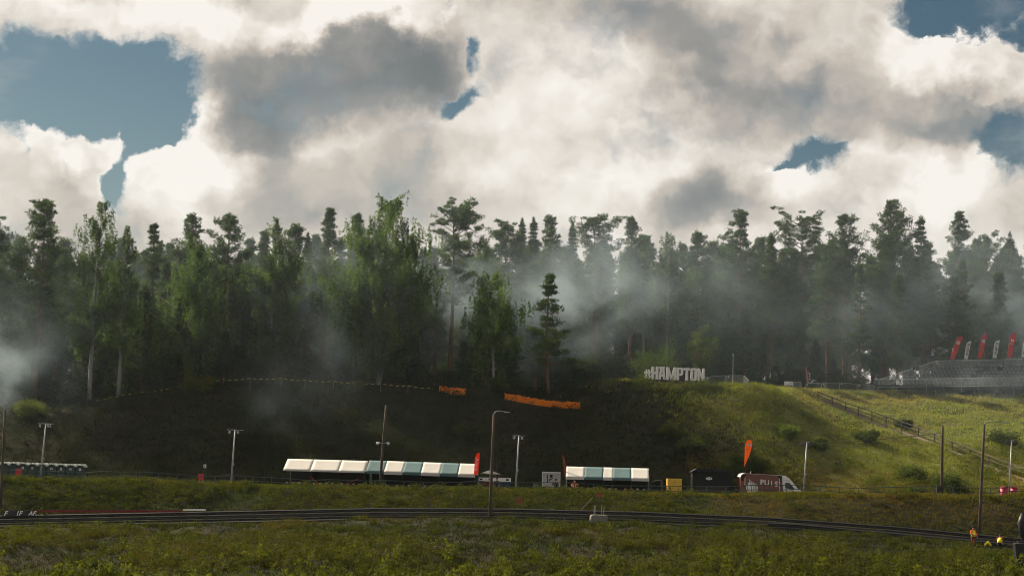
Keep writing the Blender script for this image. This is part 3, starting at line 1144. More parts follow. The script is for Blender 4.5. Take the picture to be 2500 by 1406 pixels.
x, y, rg = scatter(26000, 104, 132, 31)
grass_tufts(L, x, y, rg, 0.26, 0.045, 7, (.008, .011, .003), (.026, .030, .006), DRY, -0.10)
x, y, rg = scatter(17000, 104, 132, 37, lambda x, y: clump_at(x, y) > 0.7)
grass_tufts(L, x, y, rg, 0.52, 0.055, 8, (.014, .020, .004), (.060, .065, .009), DRY, -0.08, 0.13)
stuff('foreground_grass', L, M_HERB)
L = Leaves()
x, y, rg = scatter(3200, 104, 131, 32, lambda x, y: (dry_at(x, y) + 0.06 * (116 - y)) > 0.25)
weeds(L, x, y, rg, 0.75, 0.15, 34, (.018, .025, .005), (.082, .083, .011))
x, y, rg = scatter(900, 104, 116, 39, lambda x, y: clump_at(x, y) - 0.12 * (y - 109) > 0.5)
weeds(L, x, y, rg, 1.15, 0.22, 46, (.024, .036, .006), (.120, .125, .015), 0.24)
stuff('foreground_weeds', L, M_HERB)
L = Leaves()
x, y, rg = scatter(15000, 146, 154.6, 33)
right = x > 18
grass_tufts(L, x[~right], y[~right], rg, 0.30, 0.05, 7, *GREEN, DRY, 0.05)
grass_tufts(L, x[right], y[right], rg, 0.26, 0.05, 7, *OLIVE, (.13, .075, .026), 0.45)
x, y, rg = scatter(5200, 152.2, 154.6, 38)
grass_tufts(L, x, y, rg, 0.30, 0.05, 7, (.050, .055, .008), (.13, .122, .014), (.17, .12, .03), 0.15)  # brighter tint paints the sunlit strip along the bank lip
stuff('bank_grass', L, M_HERB)
L = Leaves()
x, y, rg = scatter(2300, 146, 153, 34, lambda x, y: (dry_at(x, y) - 0.02 * x) > 0.0)
weeds(L, x, y, rg, 0.5, 0.14, 30, (.018, .027, .006), (.072, .078, .011), 0.30)
stuff('bank_weeds', L, M_HERB)
L = Leaves()
crest_y = lambda x: np.interp(x, hill_crest[:, 0], hill_crest[:, 1])
x, y, rg = scatter(42000, 167.5, 222, 35, lambda x, y: (y < crest_y(x) + 6) & ~((x > 13) & (x < 23) & (y > crest_y(x) - 2.0) & (y < 190)))
lowr = (x > 18) & (y < 174)
far_r = (x > 30) & (y > 188)
mid = ~(lowr | far_r)
shade_edge = x + 0.8 * y + dry_at(x, y) * 5 + rg.normal(size=len(x)) * 4
shady = shade_edge < 163  # tree shade is put into the grass colour on this side
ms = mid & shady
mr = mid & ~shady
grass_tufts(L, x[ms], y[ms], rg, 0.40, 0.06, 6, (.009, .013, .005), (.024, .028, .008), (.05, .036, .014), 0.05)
grass_tufts(L, x[mr], y[mr], rg, 0.42, 0.06, 6, (.088, .104, .020), (.225, .228, .045), (.28, .19, .06), 0.10)  # paler tint with sunlight put into the grass colour
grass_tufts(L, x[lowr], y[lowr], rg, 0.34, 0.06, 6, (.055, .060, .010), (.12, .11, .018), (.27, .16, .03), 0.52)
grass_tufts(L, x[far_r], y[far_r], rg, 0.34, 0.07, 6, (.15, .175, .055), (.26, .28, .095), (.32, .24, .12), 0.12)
x, y, rg = scatter(60000, 180, 190, 43, lambda x, y: (x > 13) & (x < 23) & (y > crest_y(x) - 2.2))
grass_tufts(L, x, y, rg, 0.16, 0.05, 6, (.030, .042, .010), (.075, .085, .018), DRY, 0.0)
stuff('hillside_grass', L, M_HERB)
L = Leaves()
x, y, rg = scatter(7000, 168, 205, 36, lambda x, y: (y < crest_y(x)) & (dry_at(x, y) > -0.05) & ~((x > 30) & (y > 188)))
sh = x + 0.8 * y + dry_at(x, y) * 5 + rg.normal(size=len(x)) * 4 < 161  # weeds split along the same painted tree shade
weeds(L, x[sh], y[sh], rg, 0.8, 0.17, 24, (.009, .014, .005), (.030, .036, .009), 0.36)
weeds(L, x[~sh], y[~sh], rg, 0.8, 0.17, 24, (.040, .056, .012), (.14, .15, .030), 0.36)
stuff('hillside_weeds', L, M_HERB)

# ------------------------------------------------------------------ the race track and its barriers
M_ASPHALT = mat('asphalt', (.040, .038, .037), 0.9, var=0.2, scale=0.8, bump=0.2)
M_GALV = mat('galvanised_steel', (.22, .23, .235), 0.55, metal=0.35, var=0.18, scale=2.0, wear=(.16, .13, .11))
M_DARKSTEEL = mat('weathered_dark_steel', (.020, .021, .023), 0.75, metal=0.0, var=0.3, scale=2.0, wear=(.035, .026, .022))
M_GREENSTEEL = mat('green_painted_steel', (.022, .045, .042), 0.55, var=0.2, scale=4)
M_POLE = mat('grey_painted_steel', (.30, .31, .32), 0.5, metal=0.3, var=0.12, scale=3)
M_WOODPOLE = mat('tarred_timber', (.062, .046, .036), 0.9, var=0.35, scale=2.5, bump=0.4, wear=(.10, .07, .05))
M_TIMBER = mat('weathered_timber', (.21, .165, .12), 0.9, var=0.3, scale=3.5, bump=0.3)
M_DARKTIMBER = mat('dark_timber', (.075, .06, .05), 0.9, var=0.3, scale=3.5, bump=0.3)
M_BLACK = mat('black_plastic', (.014, .014, .015), 0.5, var=0.2, scale=5)
M_WHITE = mat('white_paint', (.60, .58, .55), 0.6, var=0.06, scale=2)
M_GREYWHITE = mat('weathered_white_board', (.62, .61, .60), 0.7, var=0.10, scale=1.5, wear=(.45, .43, .42))
M_GLASS = mat('dark_glass', (.02, .04, .04), 0.08, var=0.1, scale=1, spec=0.7)
M_CONCRETE = mat('concrete', (.15, .145, .13), 0.95, var=0.2, scale=4, bump=0.3)
M_RUBBER = mat('rubber', (.018, .018, .018), 0.85, var=0.2)
M_RED = mat('red_plastic', (.42, .022, .030), 0.5, var=0.15, scale=4)
M_PINK = mat('crimson_plastic', (.28, .012, .045), 0.5, var=0.15, scale=4)
M_LAMP = mat('lamp_glass', (.55, .56, .56), 0.15, var=0.05, spec=0.7)


M_RAILGREY = mat('dull_galvanised_beam', (.045, .045, .045), 0.7, var=0.35, scale=0.6, wear=(.045, .038, .034))


def track_z(x):
    return np.interp(x, fore_crest[:, 0], fore_crest[:, 2]) - 0.42


def strip(name, xs, y0, y1, zf, material, parent=None):
    xs = np.asarray(xs)
    v = np.concatenate([np.stack([xs, 0 * xs + y0, zf(xs, y0)], 1), np.stack([xs, 0 * xs + y1, zf(xs, y1)], 1)])
    n = len(xs)
    i = np.arange(n - 1)
    o = link(bpy.data.objects.new(name, mesh_np(name, v, np.stack([i, i + 1, n + i + 1, n + i], 1), material, smooth=True)))
    o.parent = parent
    return o


TX = np.arange(-62, 62.1, 1.5)
road_z = lambda x, y: np.maximum.reduce([H(x, np.full_like(x, q)) for q in np.linspace(133.6, 143.9, 9)]) + 0.03
tag(strip('track', TX, 133.6, 143.9, road_z, M_ASPHALT), kind='structure')
o = strip('track_edge_line', TX, 143.2, 143.4, lambda x, y: road_z(x, y) + 0.006, M_WHITE)
tag(o, kind='structure')


def w_beam(xs, yf, zf, h=0.30, deep=0.085):
    """Corrugated crash-barrier beam swept along x."""
    prof = [(0.0, -0.5), (-0.35, -0.42), (-1.0, -0.28), (-1.0, -0.18), (-0.3, -0.06), (-0.3, 0.06), (-1.0, 0.18), (-1.0, 0.28), (-0.35, 0.42), (0.0, 0.5),
            (0.25, 0.5), (0.05, 0.0), (0.25, -0.5)]
    vs, fs = [], []
    n = len(prof)
    for x in xs:
        for (a, b) in prof:
            vs.append((x, yf(x) + a * deep, zf(x) + b * h))
    for k in range(len(xs) - 1):
        for i in range(n):
            fs.append((k * n + i, k * n + (i + 1) % n, (k + 1) * n + (i + 1) % n, (k + 1) * n + i))
    mb = MB()
    return mb._add(vs, fs)


def guard_rail(y, x0, x1, beams, label, base, material, post_h, step=2.0):
    root = empty('guard_rail', (0, y, float(base(x0))), 0, label, 'guard rail', 'crash barriers along the track')
    zb = float(base(x0))
    xs = np.arange(x0, x1 + 0.01, 1.0)
    for n_b, b in enumerate(beams):
        w_beam(xs, lambda x: 0.0, lambda x: float(base(x)) - zb + b, 0.28).build('beam', M_RAILGREY if (n_b == 1 and len(beams) == 3) else material, root)
    first = None
    for x in np.arange(x0 + 0.7, x1, step * 2):
        if first is None:
            p = MB().box((0, 0.10, post_h / 2 - 0.1), (0.10, 0.12, post_h + 0.2)).build('post', M_DARKSTEEL, root)
            first = p
        else:
            p = first.copy()
            link(p)
            p.parent = root
        p.location = (float(x), 0, float(base(x)) - zb)
    return root


def eased(y, drop=0.0):
    kx = np.arange(-66, 66.1, 11.0)
    kz = np.array([np.mean(H(np.linspace(q - 5, q + 5, 11), np.full(11, y))) for q in kx])
    return lambda x: float(np.interp(x, kx, kz)) - drop


back_base = eased(144.6)
guard_rail(144.6, -58, 58, (0.28, 0.60, 0.92), 'dark triple-beam crash barrier along the far side of the track', back_base, M_DARKSTEEL, 1.05)
front_base = eased(132.9)
guard_rail(132.9, -58, 18, (0.30,), 'low single-beam crash barrier on the near side of the track behind the grass', front_base, M_DARKSTEEL, 0.42)
guard_rail(131.6, 20, 46, (0.34, 0.66), 'dark double-beam crash barrier on the near side beside the marshals', eased(131.6, 0.1), M_DARKSTEEL, 0.85)

# boards standing on the far barrier
M_BOARDBLACK = mat('black_board', (.016, .016, .018), 0.6, var=0.2)
M_BOARDRED = mat('red_board', (.12, .012, .012), 0.7, var=0.2, scale=1.2, wear=(.10, .02, .02))


def hoarding(px0, px1, py0, py1, d, material, label, marks=()):
    a, b = at(px0, py1, d), at(px1, py0, d)
    root = empty('advertising_board', (a.x, d, a.z), 0, label, 'board')
    w, h = b.x - a.x, b.z - a.z + (b.x - a.x) * math.tan(ROLL) * 0
    tilt = (at(px1, py1, d).z - a.z) / w
    h = at(px0, py0, d).z - a.z
    mb = MB()
    mb.prism([(0, 0), (w, w * tilt), (w, w * tilt + h), (0, h)], -0.03, 0.03)
    mb.build('panel', material, root)
    for q in np.linspace(0.2, w - 0.2, max(2, int(w / 3))):
        MB().box((q, 0.07, q * tilt - 0.35), (0.05, 0.05, 0.9 + h)).build('strut', M_DARKSTEEL, root)
    for (t, px, sz) in marks:
        x = (px - px0) * d / FPX
        lettering('lettering', t, sz, M_WHITE, root, (x, -0.036, x * tilt + h * 0.45), shear=0.3, bold=0.012)
    return root


hoarding(6, 86, 1245, 1259, 144.2, M_BOARDBLACK, 'black board with slanted white letters at the left end of the barrier', (('F', 13, .55), ('1F', 45, .52), ('AF', 77, .5)))
hoarding(89, 446, 1244.5, 1250, 144.2, M_BOARDRED, 'long dull red board on the far barrier at the left', ())
hoarding(447, 502, 1242, 1246, 144.2, M_GREYWHITE, 'short white board on the barrier right of the red board', ())

# high wire fence at the foot of the bank
def wire_fence(pxs, d, hgt, label, wires, group=None, mat_=None, r=0.022, lean=0.0):
    mat_ = mat_ or M_DARKSTEEL
    P = [stand(px, d) for px in pxs]
    root = empty('wire_fence', P[0], 0, label, 'fence', group)
    first = None
    for p in P:
        if first is None:
            first = q = MB().tube((0, 0, -0.2), (0, 0, hgt), r, r, 6).build('post', mat_, root)
        else:
            q = first.copy()
            link(q)
            q.parent = root
        q.location = p - P[0]
    for w in wires:
        MB().path([p - P[0] + Vector((0, -0.02, hgt * w)) for p in P], 0.009, 4).build('wire', mat_, root)
    return root


wire_fence([40 + 50.5 * k for k in range(30)], 146.2, 1.75, 'tall thin wire fence at the foot of the bank behind the track', (0.25, 0.6, 0.97), mat_=M_DARKSTEEL)
wire_fence([-20, 28, 74, 123, 170, 221, 270, 314, 360, 408, 453, 500, 548, 596, 644], 158.2, 2.1, 'dark wire fence on the terrace beside the toilets', (0.45, 0.62), mat_=M_DARKSTEEL)
wire_fence([1068, 1091, 1115, 1136, 1160, 1185, 1210], 164.5, 3.2, 'tall thin fence posts rising behind the striped stall', (0.97,), mat_=M_DARKSTEEL)

# pipe railing along the edge of the terrace
root = empty('pipe_railing', stand(-30, 154.3), 0, 'long dark green two-rail pipe railing along the top of the bank', 'railing')
o0 = root.location.copy()
P = [stand(-30 + 46.2 * k, 154.3) for k in range(56)]
first = None
for p in P:
    if first is None:
        first = q = MB().tube((0, 0, -0.2), (0, 0, 0.86), 0.045, 0.045, 6).build('post', M_GREENSTEEL, root)
    else:
        q = first.copy()
        link(q)
        q.parent = root
    q.location = p - o0
for hh in (0.86, 0.46):
    MB().path([p - o0 + Vector((0, 0, hh)) for p in P], 0.034, 6).build('rail', M_GREENSTEEL, root)

# concrete kerb block with four rods
p = stand(1461, 132.2)
p.z = at(1461, 1270, 132.2).z - 0.1
root = empty('concrete_block', p, 0.1, 'concrete block with four upright steel rods in front of the track', 'concrete block')
mb = MB()
mb.prism([(-.64, -.3), (.66, -.3), (.66, .44), (.60, .52), (-.50, .54), (-.64, .42)], -.4, .4)
mb.build('block', M_CONCRETE, root, bevel=0.04)
for (x, y, h) in ((-.40, -.2, .72), (-.26, .2, .72), (.18, -.2, .74), (.42, .2, .62)):
    MB().tube((x, y, .45), (x + .03, y, .52 + h), .024, .024, 6).build('rod', M_GALV, root)
a, b = at(1414, 1243, 146), at(1448, 1213, 147)
root = empty('leaning_pole', a, 0, 'pale pole leaning against the bank above the concrete block', 'pole')
MB().tube((0, 0, -0.2), b - a, .035, .03, 6).build('shaft', M_TIMBER, root)
MB().box((b - a) * 0.99, (.09, .09, .09)).build('end_cap', M_DARKSTEEL, root)
M_ORANGEBOARD = mat('faded_orange_board', (.22, .055, .028), 0.8, var=0.2, scale=2)
for (px, py0, py1, txt) in ((1268, 1213, 1228, 'left'), (1461, 1203, 1213, 'right')):
    p = stand(px, 147.0)
    z1, z0 = at(px, py0, 147).z - p.z, at(px, py1, 147).z - p.z
    root = empty('marker_board', p, 0, 'faded orange marker board on a post above the ' + ('concrete block' if txt == 'right' else 'barrier near the tall bent-arm lamp post'), 'sign')
    MB().tube((0, 0.03, -0.2), (0, 0.03, z1), .03, .03, 6).build('post', M_DARKSTEEL, root)
    MB().box((0, -0.02, (z0 + z1) / 2), (.46, .03, z1 - z0)).build('panel', M_ORANGEBOARD, root)

# ------------------------------------------------------------------ lamp posts, poles and cable
def flood(mb_root, c, yaw, tilt, w=.42):
    rot = Euler((tilt, 0, yaw)).to_matrix()
    h = MB()
    h.box(c, (w, .20, .34), rot)
    o = h.build('floodlight', M_BLACK, mb_root, bevel=0.02)
    g = MB()
    g.box(Vector(c) + rot @ Vector((0, -.105, 0)), (w * .86, .014, .28), rot)
    g.build('lens', M_LAMP, o)


def lamp_post(px, base_py, tpx, tpy, d, label, heads, span):
    b = stand(px, d)
    t = at(tpx, tpy, d)
    root = empty('lamp_post', b, 0, label, 'lamp post', 'slim floodlight posts on the terrace')
    v = t - b
    MB().path([(0, 0, -.3), v * .5, v], [.085, .07, .05], 8).build('pole', M_POLE, root, smooth=True)
    ax = Vector((1, 0, -.02))
    MB().tube(v - ax * span / 2, v + ax * span / 2, .028, .028, 6).build('crossbar', M_POLE, root)
    for (q, yaw, tilt, w) in heads:
        flood(root, v + ax * q + Vector((0, -.08, -.16)), yaw, tilt, w)
    MB().box(v * .42 + Vector((.09, 0, 0)), (.10, .12, .26)).build('junction_box', M_POLE, root)
    return root


lamp_post(97, 1166, 112, 1034, 155.0, 'slim grey floodlight post in front of the row of toilets', ((-.5, .3, .5, .2), (.28, -.2, .5, .2), (.5, -.4, .5, .2)), 1.4)
lamp_post(563, 1177, 574, 1049, 155.0, 'slim grey floodlight post standing alone in front of the dark slope', ((-.5, .4, .5, .2), (.3, -.3, .5, .2)), 1.5)
lamp_post(1258, 1196, 1267, 1063, 155.0, 'slim grey floodlight post between the two striped stalls', ((-.45, .5, .4, .2), (.3, -.3, .4, .24)), 1.1)
lamp_post(1961, 1208, 1970, 1079, 155.0, 'slim floodlight post with two large black heads at the front of the van', ((-.32, 2.6, .3, .46), (.34, -2.6, .3, .46)), .8)
lamp_post(2463, 1207, 2470, 1075, 156.0, 'slim floodlight post with two black heads between the crimson bins', ((-.32, 2.6, .3, .44), (.32, -2.6, .3, .44)), .8)


def timber_pole(px, tpx, tpy, d, label, r=.13, arm=None, twin=None, base=None):
    b = base or stand(px, d)
    t = at(tpx, tpy, d)
    v = t - b
    root = empty('utility_pole', b, 0, label, 'pole')
    MB().path([(0, 0, -.5), v * .35, v * .7, v], [r, r * .95, r * .88, r * .8], 8).build('shaft', M_WOODPOLE, root, smooth=True)
    if arm:
        pts = [v + Vector((.03, 0, -.25)), v + Vector((.03, 0, .02)), v + Vector((.08, 0, .14)), v + Vector((.22, -.02, .22)), v + Vector((arm * .6, -.06, .22)), v + Vector((arm, -.1, .16))]
        MB().path(pts, [.04, .04, .04, .036, .032, .03], 7).build('bent_arm', M_GALV, root, smooth=True)
        MB().box(v + Vector((arm, -.1, .15)), (.42, .14, .08)).build('lamp_head', M_POLE, root, bevel=.02)
    if twin:
        c = v * twin
        MB().tube(c + Vector((-.48, -.1, .02)), c + Vector((.48, -.1, .02)), .025, .025, 6).build('crossbar', M_GALV, root)
        for s in (-1, 1):
            mb = MB()
            mb.path([c + Vector((s * .30, -.12, .08)), c + Vector((s * .44, -.16, .02)), c + Vector((s * .52, -.2, -.06))], [.05, .11, .16], 8)
            mb.build('lamp', M_LAMP, root, smooth=True)
    return root


timber_pole(1, 12, 1000, 148.5, 'brown wooden pole at the far left edge of the picture', .12)
timber_pole(926, 943, 988, 154.9, 'leaning wooden pole with two round lamps in front of the striped stall', .13, twin=.56)
timber_pole(1195, 1206, 1010, 133.2, 'wooden pole with a bent lamp arm standing behind the foreground grass, near the middle', .12, arm=1.0)
o = timber_pole(2299, 2301, 1040, 155.2, 'dark tarred pole with a meter box on the terrace, right of the sunny slope', .14)
MB().box((-.32, -.02, .9), (.34, .26, .75)).build('meter_box', M_DARKSTEEL, o, bevel=.02)
b = ground(2389, 1326)
timber_pole(2389, 2403, 1035, b.y, 'wooden pole with a long bent lamp arm beside the marshals', .13, arm=1.9, base=b)
t0 = at(2301, 1056, 155.2)
t1 = at(1640, 1083, 166)
pts = []
for k in range(25):
    q = k / 24
    p = t0.lerp(t1, q)
    p.z -= 4 * .55 * q * (1 - q)
    pts.append(p - t0)
o = MB().path(pts, .024, 5).build('overhead_cable', M_BLACK)
o.location = t0
tag(o, 'thin black overhead cable sagging from the tarred pole towards the dark slope', 'cable')
p0, p1 = at(1789, 930, 193), at(1790, 866, 193)
p0.z = float(H(p0.x, p0.y))
root = empty('thin_mast', p0, 0, 'thin grey mast behind the crowd barriers right of the white letters', 'mast')
MB().tube((0, 0, -.3), p1 - p0, .04, .03, 6).build('shaft', M_POLE, root)
MB().box(p1 - p0, (.14, .14, .2)).build('head', M_POLE, root)

# ------------------------------------------------------------------ toilets and bins
M_CABIN = mat('dark_green_cabin_plastic', (.018, .038, .034), 0.5, var=0.15, scale=2)
M_CABINDOOR = mat('green_door_plastic', (.024, .048, .042), 0.5, var=0.15, scale=2)
M_ROOFPALE = mat('pale_roof_plastic', (.58, .62, .60), 0.45, var=0.08, scale=2, trans=(.25, (1, 1, 1)))


def toilet(px, n, label, sticker):
    d = 160.0
    b = stand(px, d)
    top = at(px, 1127 + (px - 12) * .030, d).z
    h = top - b.z
    w = .86
    root = empty('portable_toilet', b, 0, label, 'portable toilet', 'row of portable toilets on the terrace')
    MB().box((0, 0, (h - .30) / 2), (w * .96, .95, h - .30)).build('cabin', M_CABIN, root, bevel=.03)
    d_ = MB().box((0, -.50, (h - .42) / 2), (w * .74, .04, h - .50)).build('door', M_CABINDOOR, root)
    MB().box((w * .28, -.535, h * .45), (.05, .04, .16)).build('handle', M_BLACK, d_)
    roof = MB()
    prof = [(-w / 2, h - .30), (-w / 2, h - .20), (-w * .40, h - .05), (-w * .26, h), (-w * .05, h - .035), (w * .05, h - .035), (w * .26, h), (w * .40, h - .05), (w / 2, h - .20), (w / 2, h - .30),
            (w * .38, h - .22), (w * .2, h - .13), (-w * .2, h - .13), (-w * .38, h - .22)]
    roof.prism(prof, -.55, .55)
    roof.build('roof', M_ROOFPALE, root)
    MB().box((0, 0, h - .22), (w * .7, .9, .18)).build('roof_core', M_CABIN, root)
    if sticker:
        st = MB()
        st.prism([(.105 * math.cos(k * .524), h - .50 + .125 * math.sin(k * .524)) for k in range(12)], -.535, -.521)
        s_ = st.build('sticker', M_GREYWHITE, root)
        MB().prism([(-.025, h - .57), (.025, h - .57), (.035, h - .49), (.02, h - .44), (-.02, h - .44), (-.035, h - .49)], -.545, -.5355).build('pictogram', M_BLACK if sticker == 1 else M_RED, s_)
    return root


words = ['leftmost', 'second', 'third', 'fourth', 'fifth', 'sixth', 'seventh', 'eighth', 'rightmost']
for k in range(9):
    px = 11 + 23.2 * k
    toilet(px, k, ('%s green portable toilet %s' % (words[k], 'in the row at the left edge of the picture' if k in (0, 8) else 'from the left in the row at the left edge')),
           0 if k in (0, 1, 4) else (2 if k == 5 else 1))
toilet(-14, 9, 'green portable toilet half cut off by the left edge of the picture', 0)


def bin_(px, d, py0, material, label, wide, round_=False, hgt=None):
    b = stand(px, d)
    h = hgt or at(px, py0, d).z - b.z
    root = empty('waste_bin', b, 0, label, 'bin')
    if round_:
        MB().path([(0, 0, 0), (0, 0, h * .9)], [wide * .38, wide * .5], 14).build('tub', material, root, smooth=True)
        MB().path([(0, 0, h * .9), (0, 0, h * .955)], [wide * .54, wide * .54], 14).build('rim', material, root)
        MB().path([(0, 0, h * .956), (0, 0, h)], [wide * .5, wide * .3], 14).build('lid', material, root)
    else:
        mb = MB()
        mb.prism([(-wide * .42, .1), (wide * .42, .1), (wide * .5, h * .88), (-wide * .5, h * .88)], -.3, .3)
        mb.build('tub', material, root, bevel=.02)
        mb = MB()
        mb.prism([(-wide * .54, h * .885), (wide * .54, h * .885), (wide * .5, h), (-wide * .5, h * .97)], -.36, .34)
        mb.build('lid', material, root, bevel=.02)
        for s in (-1, 1):
            MB().tube((s * wide * .46, .3, .1), (s * wide * .54, .3, .1), .1, .1, 8).build('wheel', M_RUBBER, root)
    return root


bin_(44, 156.6, 1143, M_RED, 'red wheeled bin in front of the toilets at the far left', .42)
bin_(489, 156.6, 1156, M_RED, 'red wheeled bin beside the small white sign on the terrace', .44)
bin_(2451, 157, 1187, M_PINK, 'left crimson round bin beside the rightmost floodlight post', .68, True)
bin_(2476, 157, 1187, M_PINK, 'right crimson round bin beside the rightmost floodlight post', .68, True)
p = stand(501, 156.9)
root = empty('small_sign', p, 0, 'small white sign on a thin post beside the red bin', 'sign')
hz = at(501, 1132, 156.9).z - p.z
MB().tube((0, 0, -.2), (.04, 0, hz), .02, .02, 6).build('post', M_DARKSTEEL, root)
sg = MB().box((-.12, -.04, hz - .2), (.25, .02, .32)).build('panel', M_WHITE, root)
MB().prism([(-.19, hz - .2), (-.12, hz - .12), (-.05, hz - .2), (-.09, hz - .2), (-.09, hz - .3), (-.15, hz - .3), (-.15, hz - .2)], -.062, -.054).build('symbol', M_BLACK, sg)

# ------------------------------------------------------------------ market stalls
M_CANVAS = mat('white_canvas', (.50, .48, .45), 0.85, var=0.05, scale=0.8, trans=(.12, (1, .95, .85)))
M_TEAL = mat('teal_canvas', (.085, .15, .16), 0.85, var=0.08, scale=0.8, trans=(.12, (1, 1, 1)))
M_STRAP = mat('red_strap', (.30, .030, .022), 0.8, var=0.2)
M_DARKTARP = mat('dark_tarpaulin', (.008, .010, .010), 0.8, var=0.3, scale=1)
M_COUNTER = mat('dark_counter_boards', (.030, .026, .022), 0.85, var=0.3, scale=2)
M_GOODS = mat('pale_goods', (.30, .22, .12), 0.8, var=0.4, scale=8)


def canvas(x0, x1, depth, rise, sag, seed):
    """Sagging roof cloth from the eave (y=0, z=0) up to the ridge (y=depth, z=rise)."""
    rg = np.random.default_rng(seed)
    nu, nv = 9, 7
    U, V = np.meshgrid(np.linspace(0, 1, nu), np.linspace(0, 1, nv), indexing='ij')
    fold = 0.018 * np.abs(np.sin(V * math.pi * 2)) + 0.010 * rg.normal(size=U.shape)
    Z = rise * V - sag * np.sin(U * math.pi) * np.sin(V * math.pi) - fold * np.sin(np.clip(V, 0, 1) * math.pi)
    X = x0 + (x1 - x0) * U
    Y = depth * V
    v = np.stack([X.ravel(), Y.ravel(), Z.ravel()], 1)
    idx = np.arange(nu * nv).reshape(nu, nv)
    f = np.stack([idx[:-1, :-1].ravel(), idx[1:, :-1].ravel(), idx[1:, 1:].ravel(), idx[:-1, 1:].ravel()], 1)
    return v, f


def stall(name, px, py_e, py_r, d, depth, cols, label, yaw, val_h, seed, slope_px, straps=(), back=True):
    """px: panel borders along the eave; py_e / py_r eave and ridge at the left end; slope_px fall of the eave per panel row."""
    b = stand(px[0], d)
    e0 = at(px[0], py_e, d)
    root = empty(name, (e0.x, d, b.z), yaw, label, 'market stall')
    ze = e0.z - b.z
    rise = at(px[0], py_r, d + depth).z - e0.z
    s = d / FPX
    X = [(q - px[0]) * s / math.cos(yaw) for q in px]
    tilt = -slope_px / (px[-1] - px[0]) + math.tan(ROLL)
    for k, c in enumerate(cols):
        v, f = canvas(X[k] + .004, X[k + 1] - .004, depth, rise, .025, seed + k)
        v[:, 2] += ze + tilt * v[:, 0]
        o = link(bpy.data.objects.new('roof_panel', mesh_np('roof_panel', v, f, M_CANVAS if c == 'w' else M_TEAL)))
        o.parent = root
        sm = o.modifiers.new('cloth', 'SOLIDIFY')
        sm.thickness = .012
        vh = val_h if c == 'w' else val_h * .9
        z0, z1 = ze + tilt * X[k], ze + tilt * X[k + 1]
        MB().prism([(X[k] + .01, z0 - vh), (X[k + 1] - .01, z1 - vh), (X[k + 1] - .01, z1 - .015), (X[k] + .01, z0 - .015)], -.02, -.004).build(
            'valance', M_CANVAS if c == 'w' else M_TEAL, root)
    # the far side of the roof
    z0, z1 = ze + rise, ze + rise + tilt * X[-1]
    mb = MB()
    mb._add([(X[0], depth + .02, z0 - .02), (X[-1], depth + .02, z1 - .02), (X[-1], depth * 1.9, z1 - rise), (X[0], depth * 1.9, z0 - rise)], [(0, 1, 2, 3)])
    mb.build('rear_roof', M_CANVAS, root)
    for x in X:
        zz = ze + tilt * x
        MB().tube((x, .04, -.1), (x, .04, zz - .02), .03, .03, 6).build('leg', M_DARKSTEEL, root)
        MB().tube((x, depth * 1.85, -.1), (x, depth * 1.85, zz - .05), .03, .03, 6).build('leg', M_GALV, root)
    if back:
        MB().box((X[-1] / 2, depth * 1.7, (ze - .1) / 2), (X[-1] - .1, .02, ze - .1)).build('back_wall', M_DARKTARP, root)
        n = max(2, int(X[-1] / 2.2))
        for k in range(n):
            w = X[-1] / n
            c = MB().box((w * (k + .5), .25, .45), (w - .06, .6, .9)).build('counter', M_COUNTER, root, bevel=.02)
            rg = random.Random(seed + k)
            for g in range(4):
                MB().box((w * (k + .15 + .22 * g), .2, .95 + .06 * rg.random()), (.18 + .1 * rg.random(), .2, .1 + .14 * rg.random())).build('goods', M_GOODS, c)
    for (xa, za, xb, zb) in straps:
        MB().path([(xa, -.03, za), (xb, -.45, zb)], .028, 5).build('strap', M_STRAP, root)
    return root


stall('market_stall', [691, 757, 826, 890], 1146, 1119, 157.4, 2.5, 'www', 'long white canvas stall with red straps, leftmost of the roofs on the terrace', -.03, .10, 400, 5.5,
      straps=((2.55, 1.62, 4.15, .35), (7.0, 1.55, 4.9, .55)))
stall('market_stall', [893, 937, 982, 1027, 1073, 1117, 1159], 1150, 1123, 157.4, 2.4, 'twtwtw', 'long stall with teal and white striped roof behind the leaning wooden pole', -.05, .22, 420, 9)
stall('market_stall', [1381, 1426, 1472, 1494, 1540, 1583], 1164, 1138, 157.6, 2.3, 'wtwtw', 'shorter stall with teal and white striped roof left of the yellow container', -.06, .20, 440, 5)

# counter with a white band, and its parasol
p = stand(1169, 158.4)
root = empty('snack_counter', p, -.02, 'low counter with white printed band between the striped stalls', 'counter')
s = 158.4 / FPX
top = at(1169, 1164, 158.4).z - p.z
M_BROWN = mat('brown_skirt', (.075, .030, .022), 0.85, var=0.25)
M_OCHRE = mat('ochre_skirt', (.17, .095, .025), 0.85, var=0.25)
M_BLUE = mat('dark_blue_skirt', (.014, .024, .065), 0.85, var=0.25)
for (a, b_, m_) in ((0, 26, M_BROWN), (26, 47, M_OCHRE), (47, 77, M_BLUE)):
    MB().box(((a + b_) / 2 * s, .4, (top - .36) / 2), ((b_ - a) * s - .01, .8, top - .36)).build('skirt', m_, root)
bd = MB().box((38.5 * s, -.03, top - .19), (77 * s, .05, .34)).build('printed_band', M_GREYWHITE, root)
for (x, w) in ((5, 6), (24, 3), (30, 3), (68, 7)):
    MB().box((x * s, -.062, top - .19), (w * s, .008, .16)).build('print_mark', M_DARKSTEEL, bd)
p = stand(1194, 159.6)
root = empty('parasol', p, 0, 'pale grey parasol over the low counter between the striped stalls', 'parasol')
zt = at(1194, 1147, 159.6).z - p.z
MB().tube((0, 0, 0), (0, 0, zt), .025, .025, 6).build('mast', M_POLE, root)
mb = MB()
n = 8
vs = [(0, 0, zt)] + [(1.05 * math.cos(k * 2 * math.pi / n), 1.05 * math.sin(k * 2 * math.pi / n), zt - .36) for k in range(n)]
